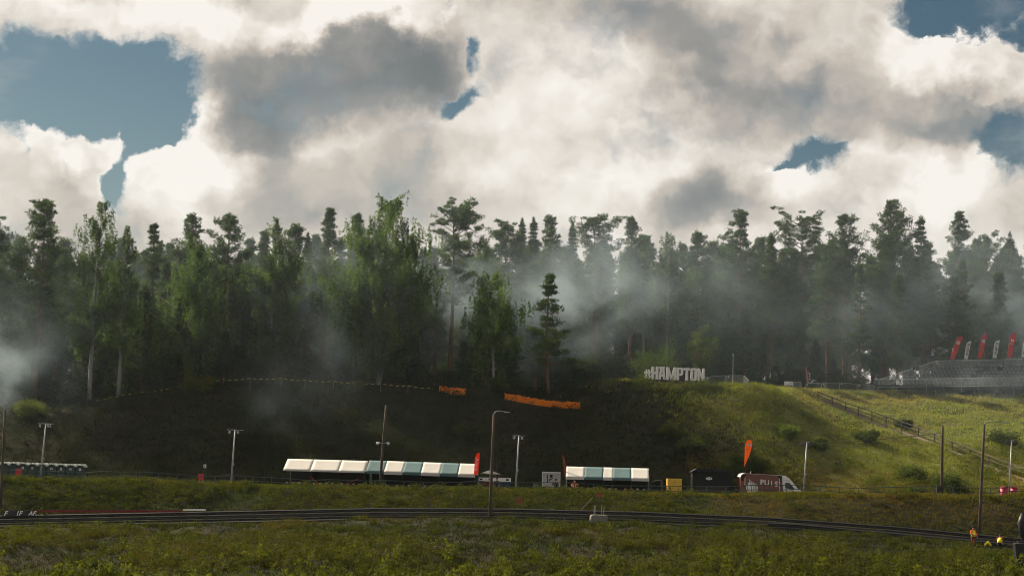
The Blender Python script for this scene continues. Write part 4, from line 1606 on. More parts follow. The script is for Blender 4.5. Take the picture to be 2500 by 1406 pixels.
mb._add(vs, [(0, 1 + k, 1 + (k + 1) % n) for k in range(n)])
mb.build('canopy', mat('grey_parasol_cloth', (.075, .072, .068), 0.9, var=0.1), root)

# booth with a printed wall
p = stand(1323, 158.6)
s = 158.6 / FPX
root = empty('poster_booth', p, -.04, 'white booth wall with a dark printed figure left of the shorter striped stall', 'booth')
h = at(1323, 1151, 158.6).z - p.z
w = 43 * s
MB().box((w / 2, 0, h / 2), (w, .08, h)).build('wall_panel', mat('grey_white_print_sheet', (.30, .30, .31), .7, var=.12, scale=1.5), root)
MB().box((w / 2, -.01, h - .05), (w + .06, .16, .10)).build('top_rail', M_GREYWHITE, root)
for x in (0, w):
    MB().box((x, -.01, h / 2), (.05, .12, h)).build('upright', M_GREYWHITE, root)
pr = MB()
pr.prism([(w * .5 + .15 * math.cos(k * .524), h - .38 + .16 * math.sin(k * .524)) for k in range(12)], -.052, -.044)
pr.prism([(w * .26, h - .25), (w * .31, h - .25), (w * .33, h - .95), (w * .27, h - .95)], -.052, -.044)
pr.prism([(w * .34, h - .92), (w * .42, h - .80), (w * .62, h - .56), (w * .56, h - .54), (w * .4, h - .66)], -.052, -.044)
pr.build('printed_figure', M_BLACK, root)
MB().box((w / 2, .8, h / 2 - .1), (w - .1, 1.4, h - .2)).build('cabin', M_DARKTARP, root)
p = stand(1308, 156.8)
root = empty('grey_crate', p, 0, 'grey storage crate on the terrace left of the booth with the printed figure', 'crate')
hc = at(1308, 1180, 156.8).z - p.z
MB().box((0, 0, hc / 2), (.48, .5, hc)).build('body', mat('grey_crate_plastic', (.085, .09, .095), .6), root, bevel=.03)
MB().box((0, 0, hc + .02), (.52, .54, .035)).build('lid', M_DARKSTEEL, root)

# yellow container
M_YELLOW = mat('yellow_painted_steel', (.55, .34, .045), 0.55, var=0.08, scale=2, wear=(.42, .24, .04))
p = stand(1646.5, 157.2)
root = empty('yellow_container', p, 0, 'plain yellow container standing alone between the striped stall and the van', 'container')
h = at(1646, 1168, 157.2).z - p.z
w = 35 * 157.2 / FPX
MB().box((0, .6, h / 2 + .04), (w, 1.2, h - .08)).build('body', M_YELLOW, root, bevel=.02)
dr = MB().box((0, -.012, h / 2 + .02), (w * .93, .03, h * .92)).build('door', M_YELLOW, root)
MB().box((0, -.032, h * .86), (.24, .01, .05)).build('label_plate', M_BLACK, dr)
MB().box((.22, -.032, h * .60), (.05, .01, .06)).build('red_mark', M_RED, dr)
for x in (-.36, .36):
    MB().box((x, -.034, h * .38), (.035, .02, h * .5)).build('lock_bar', M_DARKSTEEL, dr)
MB().box((-.03, -.032, h * .15), (.35, .01, .08)).build('lettering_strip', M_DARKSTEEL, dr)
for x in (-w * .4, w * .4):
    MB().box((x, .3, .02), (.12, .5, .08)).build('foot', M_DARKSTEEL, root)

# dark kiosk with the oval sign
p = stand(1690, 159.0)
s = 159.0 / FPX
root = empty('dark_kiosk', p, 0, 'dark kiosk with a white oval sign left of the van', 'kiosk')
h = at(1690, 1152, 159).z - p.z
w = 98 * s
MB().box((w / 2, .9, h / 2), (w, 1.8, h)).build('cabin', M_DARKTARP, root, bevel=.03)
MB().prism([(-.15, h), (w + .15, h), (w * .9, h + .35), (w * .1, h + .35)], -.2, 2.0).build('roof', M_DARKTARP, root)
MB().box((w * .5, -.02, h * .36), (w * .8, .04, h * .34)).build('shutter', M_COUNTER, root)
ov = MB()
c = (40 * s, at(1730, 1167.5, 159).z - p.z)
ov.prism([(c[0] + .30 * math.cos(k * .393), c[1] + .14 * math.sin(k * .393)) for k in range(16)], -.05, -.012)
o = ov.build('oval_sign', M_GREYWHITE, root)
for q in (-.12, 0, .12):
    MB().box((c[0] + q, -.058, c[1]), (.05, .012, .10)).build('sign_letter', M_BLACK, o)

# steel pipe frame by the stall
p = stand(1602, 157)
root = empty('scaffold_stand', p, 0, 'thin steel pipe frame with dark box between the striped stall and the yellow container', 'frame')
h = at(1602, 1172, 157).z - p.z
MB().path([(-.45, 0, h * .92), (-.1, 0, h), (.5, 0, h), (.52, 0, 0)], .022, 5).build('pipe', M_GALV, root)
MB().box((0, .3, h * .38), (.9, .5, h * .76)).build('box', M_DARKTARP, root, bevel=.02)

# ------------------------------------------------------------------ the van
M_VANBROWN = mat('brown_van_paint', (.135, .042, .026), 0.35, var=0.10, scale=1.0, spec=.5)
M_VANWHITE = mat('white_van_paint', (.62, .63, .63), 0.3, var=0.04, scale=1.0, spec=.5)
M_VANTRIM = mat('grey_trim', (.38, .38, .37), 0.5, var=0.08)
D = 157.3
p = stand(1807, D)
root = empty('delivery_van', p, .0, 'brown and white delivery van with an onion emblem, parked facing right', 'van')
s = D / FPX
vh = at(1807, 1155, D).z - p.z
sc_ = vh / 2.75
tilt = math.tan(ROLL) * .0
Wv = 2.1


def vz(z):
    return z * sc_


bx = MB()
bx.prism([(.02, vz(.55)), (.02, vz(2.40)), (.08, vz(2.58)), (.22, vz(2.70)), (.42, vz(2.74)), (3.82, vz(2.62)), (3.82, vz(.55))], 0, Wv)
bx.build('cargo_box', M_VANBROWN, root, bevel=.03)
rf = MB()
rf.prism([(0, vz(2.40)), (.06, vz(2.60)), (.21, vz(2.73)), (.42, vz(2.775)), (3.83, vz(2.655)), (3.83, vz(2.625)), (.42, vz(2.745)), (.225, vz(2.705)), (.085, vz(2.585)), (.025, vz(2.40))], -.03, Wv + .03)
rf.build('roof_trim', M_GREYWHITE, root)
cabm = MB()
cabm.prism([(3.84, vz(.45)), (3.84, vz(2.63)), (4.15, vz(2.60)), (4.45, vz(2.42)), (4.72, vz(2.12)), (5.0, vz(1.78)), (5.32, vz(1.34)), (5.55, vz(1.27)), (5.72, vz(1.12)), (5.80, vz(.85)), (5.80, vz(.40))], .08, Wv - .08)
cab = cabm.build('cab', M_VANWHITE, root, bevel=.05)
MB().prism([(4.08, vz(2.20)), (4.55, vz(2.16)), (4.62, vz(2.08)), (4.1, vz(2.12))], .06, .075).build('roof_crease', M_VANTRIM, cab)
dr = MB()
dr.prism([(4.06, vz(.62)), (4.06, vz(2.02)), (4.52, vz(2.02)), (5.12, vz(1.34)), (5.12, vz(.62))], .060, .078)
door = dr.build('door', M_VANWHITE, root)
MB().prism([(4.14, vz(1.40)), (4.10, vz(1.86)), (4.18, vz(1.95)), (4.50, vz(1.95)), (4.98, vz(1.36)), (4.30, vz(1.38))], .046, .058).build('side_window', M_GLASS, door)
MB().box((4.22, .05, vz(1.22)), (.14, .03, .14)).build('handle', M_BLACK, door)
MB().prism([(4.56, vz(1.34)), (4.58, vz(1.62)), (4.72, vz(1.66)), (4.92, vz(1.42)), (4.92, vz(1.34))], -.12, .03).build('wing_mirror', M_BLACK, root, bevel=.02)
ws = MB()
ws._add([(4.76, .22, vz(2.10)), (4.76, Wv - .22, vz(2.10)), (5.32, Wv - .18, vz(1.37)), (5.32, .18, vz(1.37)),
         (4.79, .22, vz(2.12)), (4.79, Wv - .22, vz(2.12)), (5.35, Wv - .18, vz(1.39)), (5.35, .18, vz(1.39))],
        [(0, 1, 2, 3), (4, 7, 6, 5), (0, 3, 7, 4), (1, 5, 6, 2), (0, 4, 5, 1), (3, 2, 6, 7)])
ws.build('windscreen', M_GLASS, root)
MB().box((5.79, Wv / 2, vz(.50)), (.12, Wv - .1, .24)).build('bumper', M_VANTRIM, root, bevel=.03)
for y in (.2, Wv - .2):
    MB().prism([(5.55, vz(1.0)), (5.72, vz(1.1)), (5.79, vz(.9)), (5.70, vz(.82))], y - .14, y + .14).build('headlight', M_LAMP, root)
MB().box((2.9, Wv / 2, .5), (5.4, Wv - .5, .18)).build('chassis', M_BLACK, root)
for x in (1.25, 5.02):
    for y in (.02, Wv - .28):
        wl = MB().tube((x, y, .36), (x, y + .24, .36), .36, .36, 18).build('wheel', M_RUBBER, root, smooth=False)
        MB().tube((x, y - .012, .36), (x, y + .1, .36), .21, .21, 14).build('rim', M_GALV, wl)
    MB().prism([(x + .46 * math.cos(k * .314), .36 + .46 * math.sin(k * .314)) for k in range(11)], -.012, -.003 if x < 3 else .057).build('wheel_arch', M_BLACK, root)
for (x, w_) in ((.42, .05), (3.58, .05)):
    MB().box((x, -.008, vz(1.45)), (w_, .012, vz(1.75))).build('white_stripe', M_GREYWHITE, root)
MB().prism([(.06, vz(2.05)), (.06, vz(2.40)), (.12, vz(2.56)), (.24, vz(2.66)), (.62, vz(2.66)), (.40, vz(2.5)), (.34, vz(2.05))], -.012, -.004).build('dark_corner', M_BLACK, root)
MB().prism([(3.45, vz(2.45)), (3.45, vz(2.60)), (3.80, vz(2.58)), (3.80, vz(2.05)), (3.66, vz(2.05)), (3.62, vz(2.4))], -.012, -.004).build('dark_corner', M_BLACK, root)
# onion emblem: pale bulb with dark curved skins
cx, cz = 1.10, 1.42
em = MB()
bulb = [(-.36, .86), (-.28, .70), (-.40, .42), (-.56, .12), (-.56, -.22), (-.40, -.52), (-.05, -.72), (.28, -.60), (.50, -.30), (.52, .02), (.36, .32), (.06, .50), (-.18, .66)]
em.prism([(cx + a, vz(cz + b)) for a, b in bulb], -.016, -.006)
emb = em.build('onion_emblem', M_GREYWHITE, root)
skin_lines = [[(-.30, .62), (-.44, .30), (-.47, .0), (-.40, -.32), (-.22, -.58)],
              [(-.28, .64), (-.18, .40), (-.06, .10), (-.06, -.22), (-.14, -.62)],
              [(-.24, .64), (-.02, .42), (.14, .12), (.14, -.24), (.02, -.64)],
              [(-.20, .62), (.12, .40), (.30, .10), (.32, -.24), (.16, -.60)],
              [(-.14, .58), (.24, .34), (.42, .06), (.43, -.24), (.30, -.50)]]
for ln_ in skin_lines:
    outl = [(cx + a_ - .022, vz(cz + b_)) for a_, b_ in ln_] + [(cx + a_ + .022, vz(cz + b_)) for a_, b_ in reversed(ln_)]
    MB().prism(outl, -.026, -.018).build('onion_skin', M_BLACK, emb)
for k, ch in enumerate('PUIS'):
    lettering('letter', ch, .66, M_GREYWHITE, root, (1.98 + .44 * k, -.012, vz(1.92 - .05 * k)), depth=.006, bold=.014)
MB().box((2.6, -.009, vz(1.14)), (1.3, .010, .10)).build('faded_line', M_DARKTIMBER, root)
MB().box((1.72, -.022, vz(.96)), (.86, .03, .05)).build('arch_trim', M_VANTRIM, root)
MB().tube((.98, .3, vz(2.72)), (.98, .3, vz(2.98)), .035, .035, 6).build('roof_vent', M_VANTRIM, root)

# ------------------------------------------------------------------ flags
def flag(px_b, py_b, px_t, py_t, d, wide_px, material, label, shape, base=None, marks=None, up_to=1.0, lean=None, mast_mat=None):
    """Feather or drop flag on a bent mast; outline drawn in the flag's own plane (u right, v up along the mast)."""
    lo, hi = at(px_b, py_b, d), at(px_t, py_t, d)
    b = base or Vector((lo.x, d, float(H(lo.x, d))))
    root = empty('feather_flag' if shape != 'drop' else 'drop_flag', b, 0, label, 'flag')
    v = hi - lo
    ln = v.length
    ax = v.normalized()
    w = wide_px * d / FPX
    rot = Matrix.Rotation(math.atan2(ax.x, ax.z), 3, 'Y')
    off = lo - b
    if shape == 'drop':
        out = [(0, 0), (.22, .25), (.42, .52), (.5, .78), (.44, .92), (.22, .99), (.0, 1.0), (-.3, .96), (-.46, .84), (-.46, .70), (-.3, .48), (-.14, .22)]
    elif shape == 'feather':
        out = [(-.45, 0), (.1, .0), (.38, .05), (.5, .16), (.5, 1.0), (.25, .99), (.0, .96), (-.25, .9), (-.42, .8), (-.5, .66)]
    elif shape == 'mirror':
        out = [(.45, .0), (.0, .0), (-.3, .02), (-.5, 1.0), (-.2, .97), (.1, .90), (.35, .78), (.48, .60)]
    else:                                                  # 'sail': straight luff on the left, rounded head leaning right
        out = [(-.5, 0), (.30, .0), (.38, .3), (.45, .6), (.5, 1.0), (.2, .98), (-.1, .94), (-.35, .86), (-.47, .72)]
    rip = [0.04 * math.sin(9 * b_ + 1.3) for a_, b_ in out]
    mb = MB()
    mb.prism([(a_ * w, b_ * ln) for a_, b_ in out], -.008, .008)
    mb.v = [tuple(rot @ Vector((x, y + .03 * math.sin(5 * z), z)) + off) for x, y, z in mb.v]
    cl = mb.build('cloth', material, root)
    side = .5 if shape in ('feather',) else (-.5 if shape in ('mirror', 'sail') else 0)
    m2 = MB()
    m2.path([(0, 0, -.1), off + rot @ Vector((side * w * .9, .02, 0)), off + rot @ Vector((side * w, .02, ln * .6)), off + rot @ Vector((side * w, .02, ln * .97))], [.03, .025, .018, .01], 6)
    m2.build('mast', mast_mat or M_DARKSTEEL, root)
    for mk in marks or ():
        if mk[0] == 'box':
            _, u, z, bw, bh, m_ = mk
            q = MB().box((u * w, -.02, z * ln), (bw * w, .012, bh * ln))
            q.v = [tuple(rot @ Vector((x, y + .03 * math.sin(5 * zz), zz)) + off) for x, y, zz in q.v]
            q.build('printed_mark', m_, cl)
        else:
            _, txt, u, z, sz, m_, turn = mk
            me = text_mesh(txt, sz * ln, .003, bold=.004)
            me.transform(Matrix.Rotation(rad(-turn), 4, 'Y'))
            me.transform(Matrix.Translation((u * w, -.024 + .03 * math.sin(5 * z * ln), z * ln)))
            me.transform(rot.to_4x4())
            me.transform(Matrix.Translation(off))
            me.materials.clear()
            me.materials.append(m_)
            o = link(bpy.data.objects.new('lettering', me))
            o.parent = cl
    return root


M_FLAGORANGE = mat('orange_flag_cloth', (.80, .21, .02), 0.8, var=0.06, trans=(.45, (1, .8, .7)))
M_FLAGRED = mat('red_flag_cloth', (.62, .035, .035), 0.8, var=0.08, trans=(.45, (1, .7, .7)))
M_FLAGVERM = mat('vermilion_flag_cloth', (.78, .085, .02), 0.8, var=0.06, trans=(.45, (1, .8, .7)))
M_FLAGDULL = mat('dull_red_flag_cloth', (.26, .060, .035), 0.85, var=0.12, trans=(.3, (1, .7, .7)))
M_FLAGWHITE = mat('white_flag_cloth', (.70, .68, .67), 0.8, var=0.05, trans=(.4, (1, 1, 1)))
M_FLAGBLACK = mat('black_flag_cloth', (.02, .022, .024), 0.8, var=0.1)
M_FLAGPINK = mat('faded_pink_cloth', (.26, .10, .10), 0.9, var=0.15)

flag(1817, 1140, 1830, 1073, 160.6, 17, M_FLAGORANGE, 'bright orange drop flag rising behind the van', 'drop',
     marks=[('box', .10, .82, .62, .075, M_FLAGWHITE), ('box', .05, .66, .5, .012, M_BOARDRED), ('box', .05, .62, .42, .012, M_BOARDRED), ('box', .0, .57, .34, .012, M_BOARDRED),
            ('text', 'RMU', .1, .82, .055, M_DARKSTEEL, 0)])
flag(1162.5, 1158, 1166, 1104, 156.6, 11.5, M_FLAGVERM, 'vermilion feather flag with white script at the right end of the long striped stall', 'feather',
     marks=[('text', 'Aneno', .0, .45, .22, M_FLAGWHITE, -90)])
flag(1380.5, 1164, 1376, 1109, 158.8, 6.5, M_FLAGDULL, 'dull red half-furled feather flag at the left end of the shorter striped stall', 'mirror')
stand_back = 221.5
red_marks = [('box', .05, .70, .55, .13, M_FLAGWHITE), ('text', 'R', .05, .70, .10, M_FLAGRED, 0), ('box', 0, .555, .6, .035, M_FLAGWHITE), ('box', 0, .50, .3, .02, M_FLAGWHITE)]
white_marks = [('text', 'Rodinal', .02, .5, .22, M_DARKSTEEL, -90), ('box', -.12, .13, .35, .10, M_DARKSTEEL), ('box', .2, .1, .2, .05, M_BOARDRED)]
FLAGS = [(2325, 877, 2345, 819, 13, M_FLAGRED, 'leftmost leaning red feather flag behind the grandstand', red_marks[:2] + [('text', 'radio', -.05, .48, .11, M_FLAGWHITE, -90)]),
         (2359, 876, 2366, 831, 11, M_FLAGWHITE, 'leftmost white feather flag behind the grandstand', white_marks),
         (2393, 875, 2403, 815, 13.5, M_FLAGRED, 'middle red feather flag behind the grandstand', red_marks),
         (2429, 874, 2435, 829, 12, M_FLAGWHITE, 'white feather flag between the middle and the brightest red flag', white_marks),
         (2465, 874, 2474, 811, 14, M_FLAGRED, 'brightest red feather flag, rightmost of the three red ones', red_marks),
         (2500, 872, 2505, 829, 13, M_FLAGWHITE, 'white feather flag cut off by the right edge of the picture', white_marks)]
for (xb, yb, xt, yt, w, m_, lb, mk) in FLAGS:
    o = flag(xb, yb, xt, yt, stand_back, w, m_, lb, 'sail', marks=mk, mast_mat=M_POLE)
    o['group'] = 'flags behind the grandstand'
flag(2275, 874, 2279, 849, 222.5, 9, M_FLAGBLACK, 'small black flag with white letters left of the red and white flags', 'sail', marks=[('text', 'CyR', .0, .55, .38, M_FLAGWHITE, -90)])
flag(1971, 936, 1968, 895, 206.5, 5, M_FLAGPINK, 'furled faded pink flag on a mast at the top of the stairway', 'mirror')

# ------------------------------------------------------------------ white letters on the brow
HL = {
    '#': [[(.20, 0), (.42, 0), (.42, 1), (.20, 1)], [(.58, 0), (.80, 0), (.80, 1), (.58, 1)]] +
         [[(a, z), (b, z), (b, z + .17), (a, z + .17)] for z in (.20, .60) for a, b in ((0, .195), (.425, .575), (.805, 1))],
    'H': [[(0, 0), (.36, 0), (.36, 1), (0, 1)], [(.64, 0), (1, 0), (1, 1), (.64, 1)], [(.363, .41), (.637, .41), (.637, .59), (.363, .59)]],
    'A': [[(.12, .865), (.88, .865), (.88, 1), (.12, 1)], [(0, 0), (.30, 0), (.495, .86), (.22, .86)], [(.70, 0), (1, 0), (.78, .86), (.505, .86)],
          [(.352, .22), (.648, .22), (.612, .38), (.388, .38)]],
    'M': [[(0, 0), (.25, 0), (.25, 1), (0, 1)], [(.75, 0), (1, 0), (1, 1), (.75, 1)], [(.253, 1), (.253, .5), (.42, 0), (.498, 0), (.498, .32)], [(.747, 1), (.502, .32), (.502, 0), (.58, 0), (.747, .5)]],
    'P': [[(0, 0), (.36, 0), (.36, 1), (0, 1)], [(.363, 1), (.8, 1), (1, .87), (1, .5), (.8, .36), (.363, .36), (.363, .5), (.58, .5), (.66, .57), (.66, .79), (.58, .86), (.363, .86)]],
    'T': [[(0, .82), (1, .82), (1, 1), (0, 1)], [(.32, 0), (.68, 0), (.68, .817), (.32, .817)]],
    'O': [[(.498, 1), (.2, 1), (0, .88), (0, .12), (.2, 0), (.498, 0), (.498, .14), (.42, .14), (.35, .2), (.35, .8), (.42, .86), (.498, .86)],
          [(.502, 1), (.502, .86), (.58, .86), (.65, .8), (.65, .2), (.58, .14), (.502, .14), (.502, 0), (.8, 0), (1, .12), (1, .88), (.8, 1)]],
    'N': [[(0, 0), (.3, 0), (.3, 1), (0, 1)], [(.7, 0), (1, 0), (1, 1), (.7, 1)], [(.303, 1), (.303, .58), (.697, 0), (.697, .42)]],
}
LET = [('#', 1573, 1590, 901.5, 924.5), ('H', 1590.8, 1607.3, 894.5, 925.5), ('A', 1608, 1625.3, 895, 926), ('M', 1627, 1651.3, 896, 927), ('P', 1652, 1668, 897, 927.5),
       ('T', 1669, 1685.3, 898, 928), ('O', 1686, 1702, 898.3, 928.6), ('N', 1703, 1720, 899, 929.3)]
Dl = 186.6
b = stand(1646, Dl)
root = empty('letter_sign', (b.x, Dl, b.z), 0, 'row of big white block letters #HAMPTON on the grassy brow', 'letter sign')
M_LETTER = mat('white_letter_foam', (.66, .65, .655), 0.8, var=0.05, scale=1.0, wear=(.56, .55, .55))
M_LETTERSIDE = M_LETTER
for (c, x0, x1, y0, y1) in LET:
    lo, hi = at(x0, y1, Dl), at(x1, y0, Dl)
    w, h = hi.x - lo.x, at(x0, y0, Dl).z - lo.z
    mb = MB()
    for poly in HL[c]:
        mb.prism([(lo.x - b.x + a * w, lo.z - b.z + q * h) for a, q in poly], -.16, .16)
    mb.build('letter' if c != '#' else 'hash_sign', M_LETTER, root)
    MB().box((lo.x - b.x + w / 2, .05, (lo.z - b.z) / 2 - .15), (w * .8, .2, max(.05, lo.z - b.z + .28))).build('plinth', M_DARKTIMBER, root)

# ------------------------------------------------------------------ crowd barriers
def barrier(px0, px1, d0, d1, label, tag_=True, hgt=1.08):
    a, c = stand(px0, d0), stand(px1, d1)
    root = empty('crowd_barrier', a, math.atan2(c.y - a.y, c.x - a.x), label, 'crowd barrier', 'steel crowd barriers')
    ln = math.hypot(c.x - a.x, c.y - a.y)
    dz = c.z - a.z
    MB().path([(0, 0, .14), (0, 0, hgt - .08), (.08, 0, hgt), (ln - .08, 0, hgt + dz), (ln, 0, hgt - .08 + dz), (ln, 0, .14 + dz), (0, 0, .14)], .026, 6).build('frame', M_GALV, root)
    bars = MB()
    n = int(ln / .115)
    for k in range(1, n):
        q = k / n
        bars.tube((ln * q, 0, .14 + dz * q), (ln * q, 0, hgt + dz * q), .010, .010, 4, caps=False)
    o = bars.build('bars', M_GALV, root)
    o['kind'] = 'stuff'
    for q in (.1, .9):
        MB().box((ln * q, 0, .02 + dz * q), (.06, .6, .03)).build('foot', M_GALV, root)
        MB().box((ln * q, 0, .08 + dz * q), (.03, .03, .12)).build('stub', M_GALV, root)
    if tag_:
        MB().box((ln * .06 + .1, -.035, hgt - .16), (.12, .02, .12)).build('white_tag', M_WHITE, root)
    return root


barrier(1722, 1771, 187.5, 187.5, 'crowd barrier right next to the N of the white letters')
barrier(1773, 1815, 187.5, 188.0, 'crowd barrier right of the thin mast beside the white letters')
barrier(1816, 1827, 188.0, 184.6, 'crowd barrier turned end-on at the right of the white letters', False)
for k, (a, c) in enumerate(((1966, 2005), (2006, 2049), (2050, 2092), (2093, 2132))):
    barrier(a, c, 206.6, 206.8, '%s crowd barrier from the stairway top in the row before the wood' % ('first', 'second', 'third', 'fourth')[k])
barrier(1938, 1956, 201.5, 202.0, 'short crowd barrier right beside the white notice at the stairway top', False)
p = stand(1915, 201.0)
root = empty('notice_board', p, 0, 'white notice board on legs left of the stairway top', 'sign')
s = 201 / FPX
z1, z0 = at(1915, 930.5, 201).z - p.z, at(1915, 941, 201).z - p.z
pn = MB().box((10.5 * s, 0, (z0 + z1) / 2), (21.5 * s, .04, z1 - z0)).build('panel', M_GREYWHITE, root)
MB().box((10.5 * s, -.03, z0 + (z1 - z0) * .22), (17 * s, .012, .06)).build('print_line', M_DARKSTEEL, pn)
MB().box((15 * s, -.03, z0 + (z1 - z0) * .7), (5 * s, .012, .06)).build('print_line', M_DARKSTEEL, pn)
for x in (.04, 21 * s - .04):
    MB().tube((x, .03, -.1), (x, .03, z1), .025, .025, 6).build('leg', M_GALV, root)

# ------------------------------------------------------------------ grandstand
Dg = 210.0
gl = stand(2134, Dg)
gr = at(2560, 918, Dg)
root = empty('grandstand', gl, 0, 'small grandstand of dark seats behind a steel railing at the right edge', 'grandstand')
zf1 = at(2134, 926, Dg).z - gl.z           # top of front railing, left end
LEN = gr.x - gl.x
deck = at(2300, 943.5, Dg).z - gl.z
top_z = at(2440, 878, Dg + 10.5).z - gl.z
ROWS = 7
x_seat0 = at(2205, 930, Dg).x - gl.x
x_top0 = at(2292, 880, Dg + 10.3).x - gl.x
x_ref = at(2440, 880, Dg + 10.3).x - gl.x
M_SEAT = mat('dark_grey_seat_shell', (.050, .060, .064), 0.28, var=0.2, scale=3, spec=.7)
M_DECK = mat('grandstand_deck', (.028, .031, .032), 0.8, var=0.15)
M_RAILPALE = mat('pale_galvanised_railing', (.40, .42, .43), 0.5, metal=0.2, var=0.1)


def row_z(r, x):
    return deck + .05 + r * (top_z - deck - .9) / (ROWS - 1) + (x - x_ref) * .045 * r / (ROWS - 1)


def row_x(r):
    return x_seat0 + r * (x_top0 - x_seat0) / (ROWS - 1)


for r in range(ROWS):
    y0 = 1.2 + r * 1.3
    xa, xb = row_x(r) - .4, LEN + .3
    za, zb_ = row_z(r, xa), row_z(r, xb)
    MB().prism([(xa, za - .11), (xb, zb_ - .11), (xb, zb_ - .01), (xa, za - .01)], y0 - .10, y0 + 1.18).build('tier', M_DECK, root)
    MB().prism([(xa, za - .5), (xb, zb_ - .5), (xb, zb_ - .115), (xa, za - .115)], y0 - .12, y0 - .09).build('riser', M_DARKSTEEL, root)
sb = MB()
sb.box((0, 0, .40), (.38, .40, .05))
sb.prism([(-.19, .43), (.19, .43), (.18, .72), (.10, .80), (-.10, .80), (-.18, .72)], .17, .22)
sb.box((0, .05, .19), (.06, .06, .36))
seat0 = sb.build('seat', M_SEAT, root, bevel=.03)
first_used = False
for r in range(ROWS):
    y0 = 1.2 + r * 1.3
    x = row_x(r)
    k = 0
    while x < LEN - .3:
        if not first_used:
            q = seat0
            first_used = True
        else:
            q = seat0.copy()
            link(q)
            q.parent = root
        q.location = (x, y0 + .55, row_z(r, x))
        k += 1
        x += .53 if k % 14 else 1.3
# front, side and back railings
def rail_run(p0, p1, h, n_bar, name='railing', posts=7):
    p0, p1 = Vector(p0), Vector(p1)
    up = Vector((0, 0, h))
    o = MB()
    o.tube(p0 + up, p1 + up, .030, .030, 6)
    o.tube(p0 + Vector((0, 0, .06)), p1 + Vector((0, 0, .06)), .024, .024, 6)
    o = o.build(name, M_RAILPALE, root)
    bars = MB()
    for k in range(n_bar + 1):
        q = p0.lerp(p1, k / n_bar)
        bars.tube(q + Vector((0, 0, .06)), q + up, .010, .010, 4, caps=False)
    b_ = bars.build('bars', M_RAILPALE, o)
    b_['kind'] = 'stuff'
    for k in range(posts + 1):
        q = p0.lerp(p1, k / posts)
        MB().tube(q - Vector((0, 0, .7)), q + up, .032, .032, 6).build('post', M_GALV, root)


fz0 = at(2134, 947, Dg).z - gl.z
fz1 = at(2560, 941.5, Dg).z - gl.z
rail_run((0, 0, fz0), (LEN, 0, fz1), zf1 - fz0, 190, posts=10)
zb0, zb1 = top_z - 1.05 + (x_top0 - x_ref) * .045, top_z - 1.05 + (LEN - x_ref) * .045
rail_run((.6, .3, fz0), (x_top0 - .3, 10.2, zb0), 1.05, 60, posts=4)
rail_run((x_top0 - .3, 10.3, zb0), (LEN, 10.3, zb1), 1.05, 150, posts=8)
MB().box((LEN / 2, .6, (fz0 + fz1) / 2 - .05), (LEN, 1.4, .10)).build('front_walkway', M_DECK, root)
MB().box((2.9, -.04, fz0 + .75), (.42, .02, .55)).build('white_notice', M_GREYWHITE, root)
for x in np.arange(.4, LEN, 2.4):
    MB().box((float(x), .1, fz0 - .55), (.08, .08, 1.1)).build('prop', M_GALV, root)
    if x > x_top0:
        MB().box((float(x) + .3, 9.8, (top_z - 1.5) / 2 - .2), (.10, .10, top_z - 1.0)).build('prop', M_GALV, root)

for (px, label) in ((2236, 'pair of black loudspeakers on a stand at the left end of the grandstand'), (2441, 'pair of black loudspeakers on a stand in front of the right grandstand seats')):
    b = stand(px, 208.9)
    t = at(px, 893, 208.9)
    rt = empty('loudspeaker_stand', b, 0, label, 'loudspeaker')
    hh = t.z - b.z
    MB().tube((0, 0, -.2), (0, 0, hh - .05), .045, .04, 8).build('mast', M_DARKSTEEL, rt)
    for s_ in (-1, 1):
        q = MB().box((s_ * .22, -.05, hh - .28), (.27, .32, .52), Euler((.15, 0, s_ * .3)).to_matrix()).build('cabinet', M_BLACK, rt, bevel=.03)
        MB().box((s_ * .22, -.225, hh - .31), (.20, .02, .40), Euler((.15, 0, s_ * .3)).to_matrix()).build('grille', M_DARKSTEEL, q)

# ------------------------------------------------------------------ timber stairway down the slope
POSTS = [(1997, 956, 977), (2033, 970, 995), (2064, 983, 1008), (2095, 992.5, 1019), (2128, 1004, 1035), (2162, 1016, 1046), (2201, 1029, 1057), (2242, 1043, 1069), (2281, 1058, 1084),
         (2324, 1076, 1102), (2368, 1094, 1125), (2413, 1112, 1141), (2463, 1130, 1160), (2520, 1151, 1182)]
F = [ground(px, yb, 160) for px, yt, yb in POSTS]
# even out the flight
for _ in range(3):
    F = [F[0]] + [(F[k - 1] + F[k] * 2 + F[k + 1]) / 4 for k in range(1, len(F) - 1)] + [F[-1]]
root = empty('timber_stairway', F[0], 0, 'long timber stairway with handrail running diagonally down the sunny slope', 'stairway')
o0 = F[0]
tops = []
for (px, yt, yb), f in zip(POSTS, F):
    t = at(px, yt, f.y)
    tops.append(t - o0)
    zb = float(H(f.x, f.y)) - .3
    MB().box(((f.x + t.x) / 2 - o0.x, f.y - o0.y, (zb + t.z) / 2 - o0.z), (.13, .13, t.z - zb)).build('post', M_DARKTIMBER, root)
MB().path(tops, .06, 6).build('handrail', M_DARKTIMBER, root)
MB().path([t + Vector((0, .05, -.42)) for t in tops], .045, 5).build('lower_rail', M_DARKTIMBER, root)
dirs = (F[-1] - F[0])
nrm = Vector((-dirs.y, dirs.x, 0)).normalized()
if nrm.y < 0:
    nrm = -nrm
WID = 1.5


def flight(t):
    f = t * (len(F) - 1)
    i = min(len(F) - 2, int(f))
    return F[i].lerp(F[i + 1], f - i)


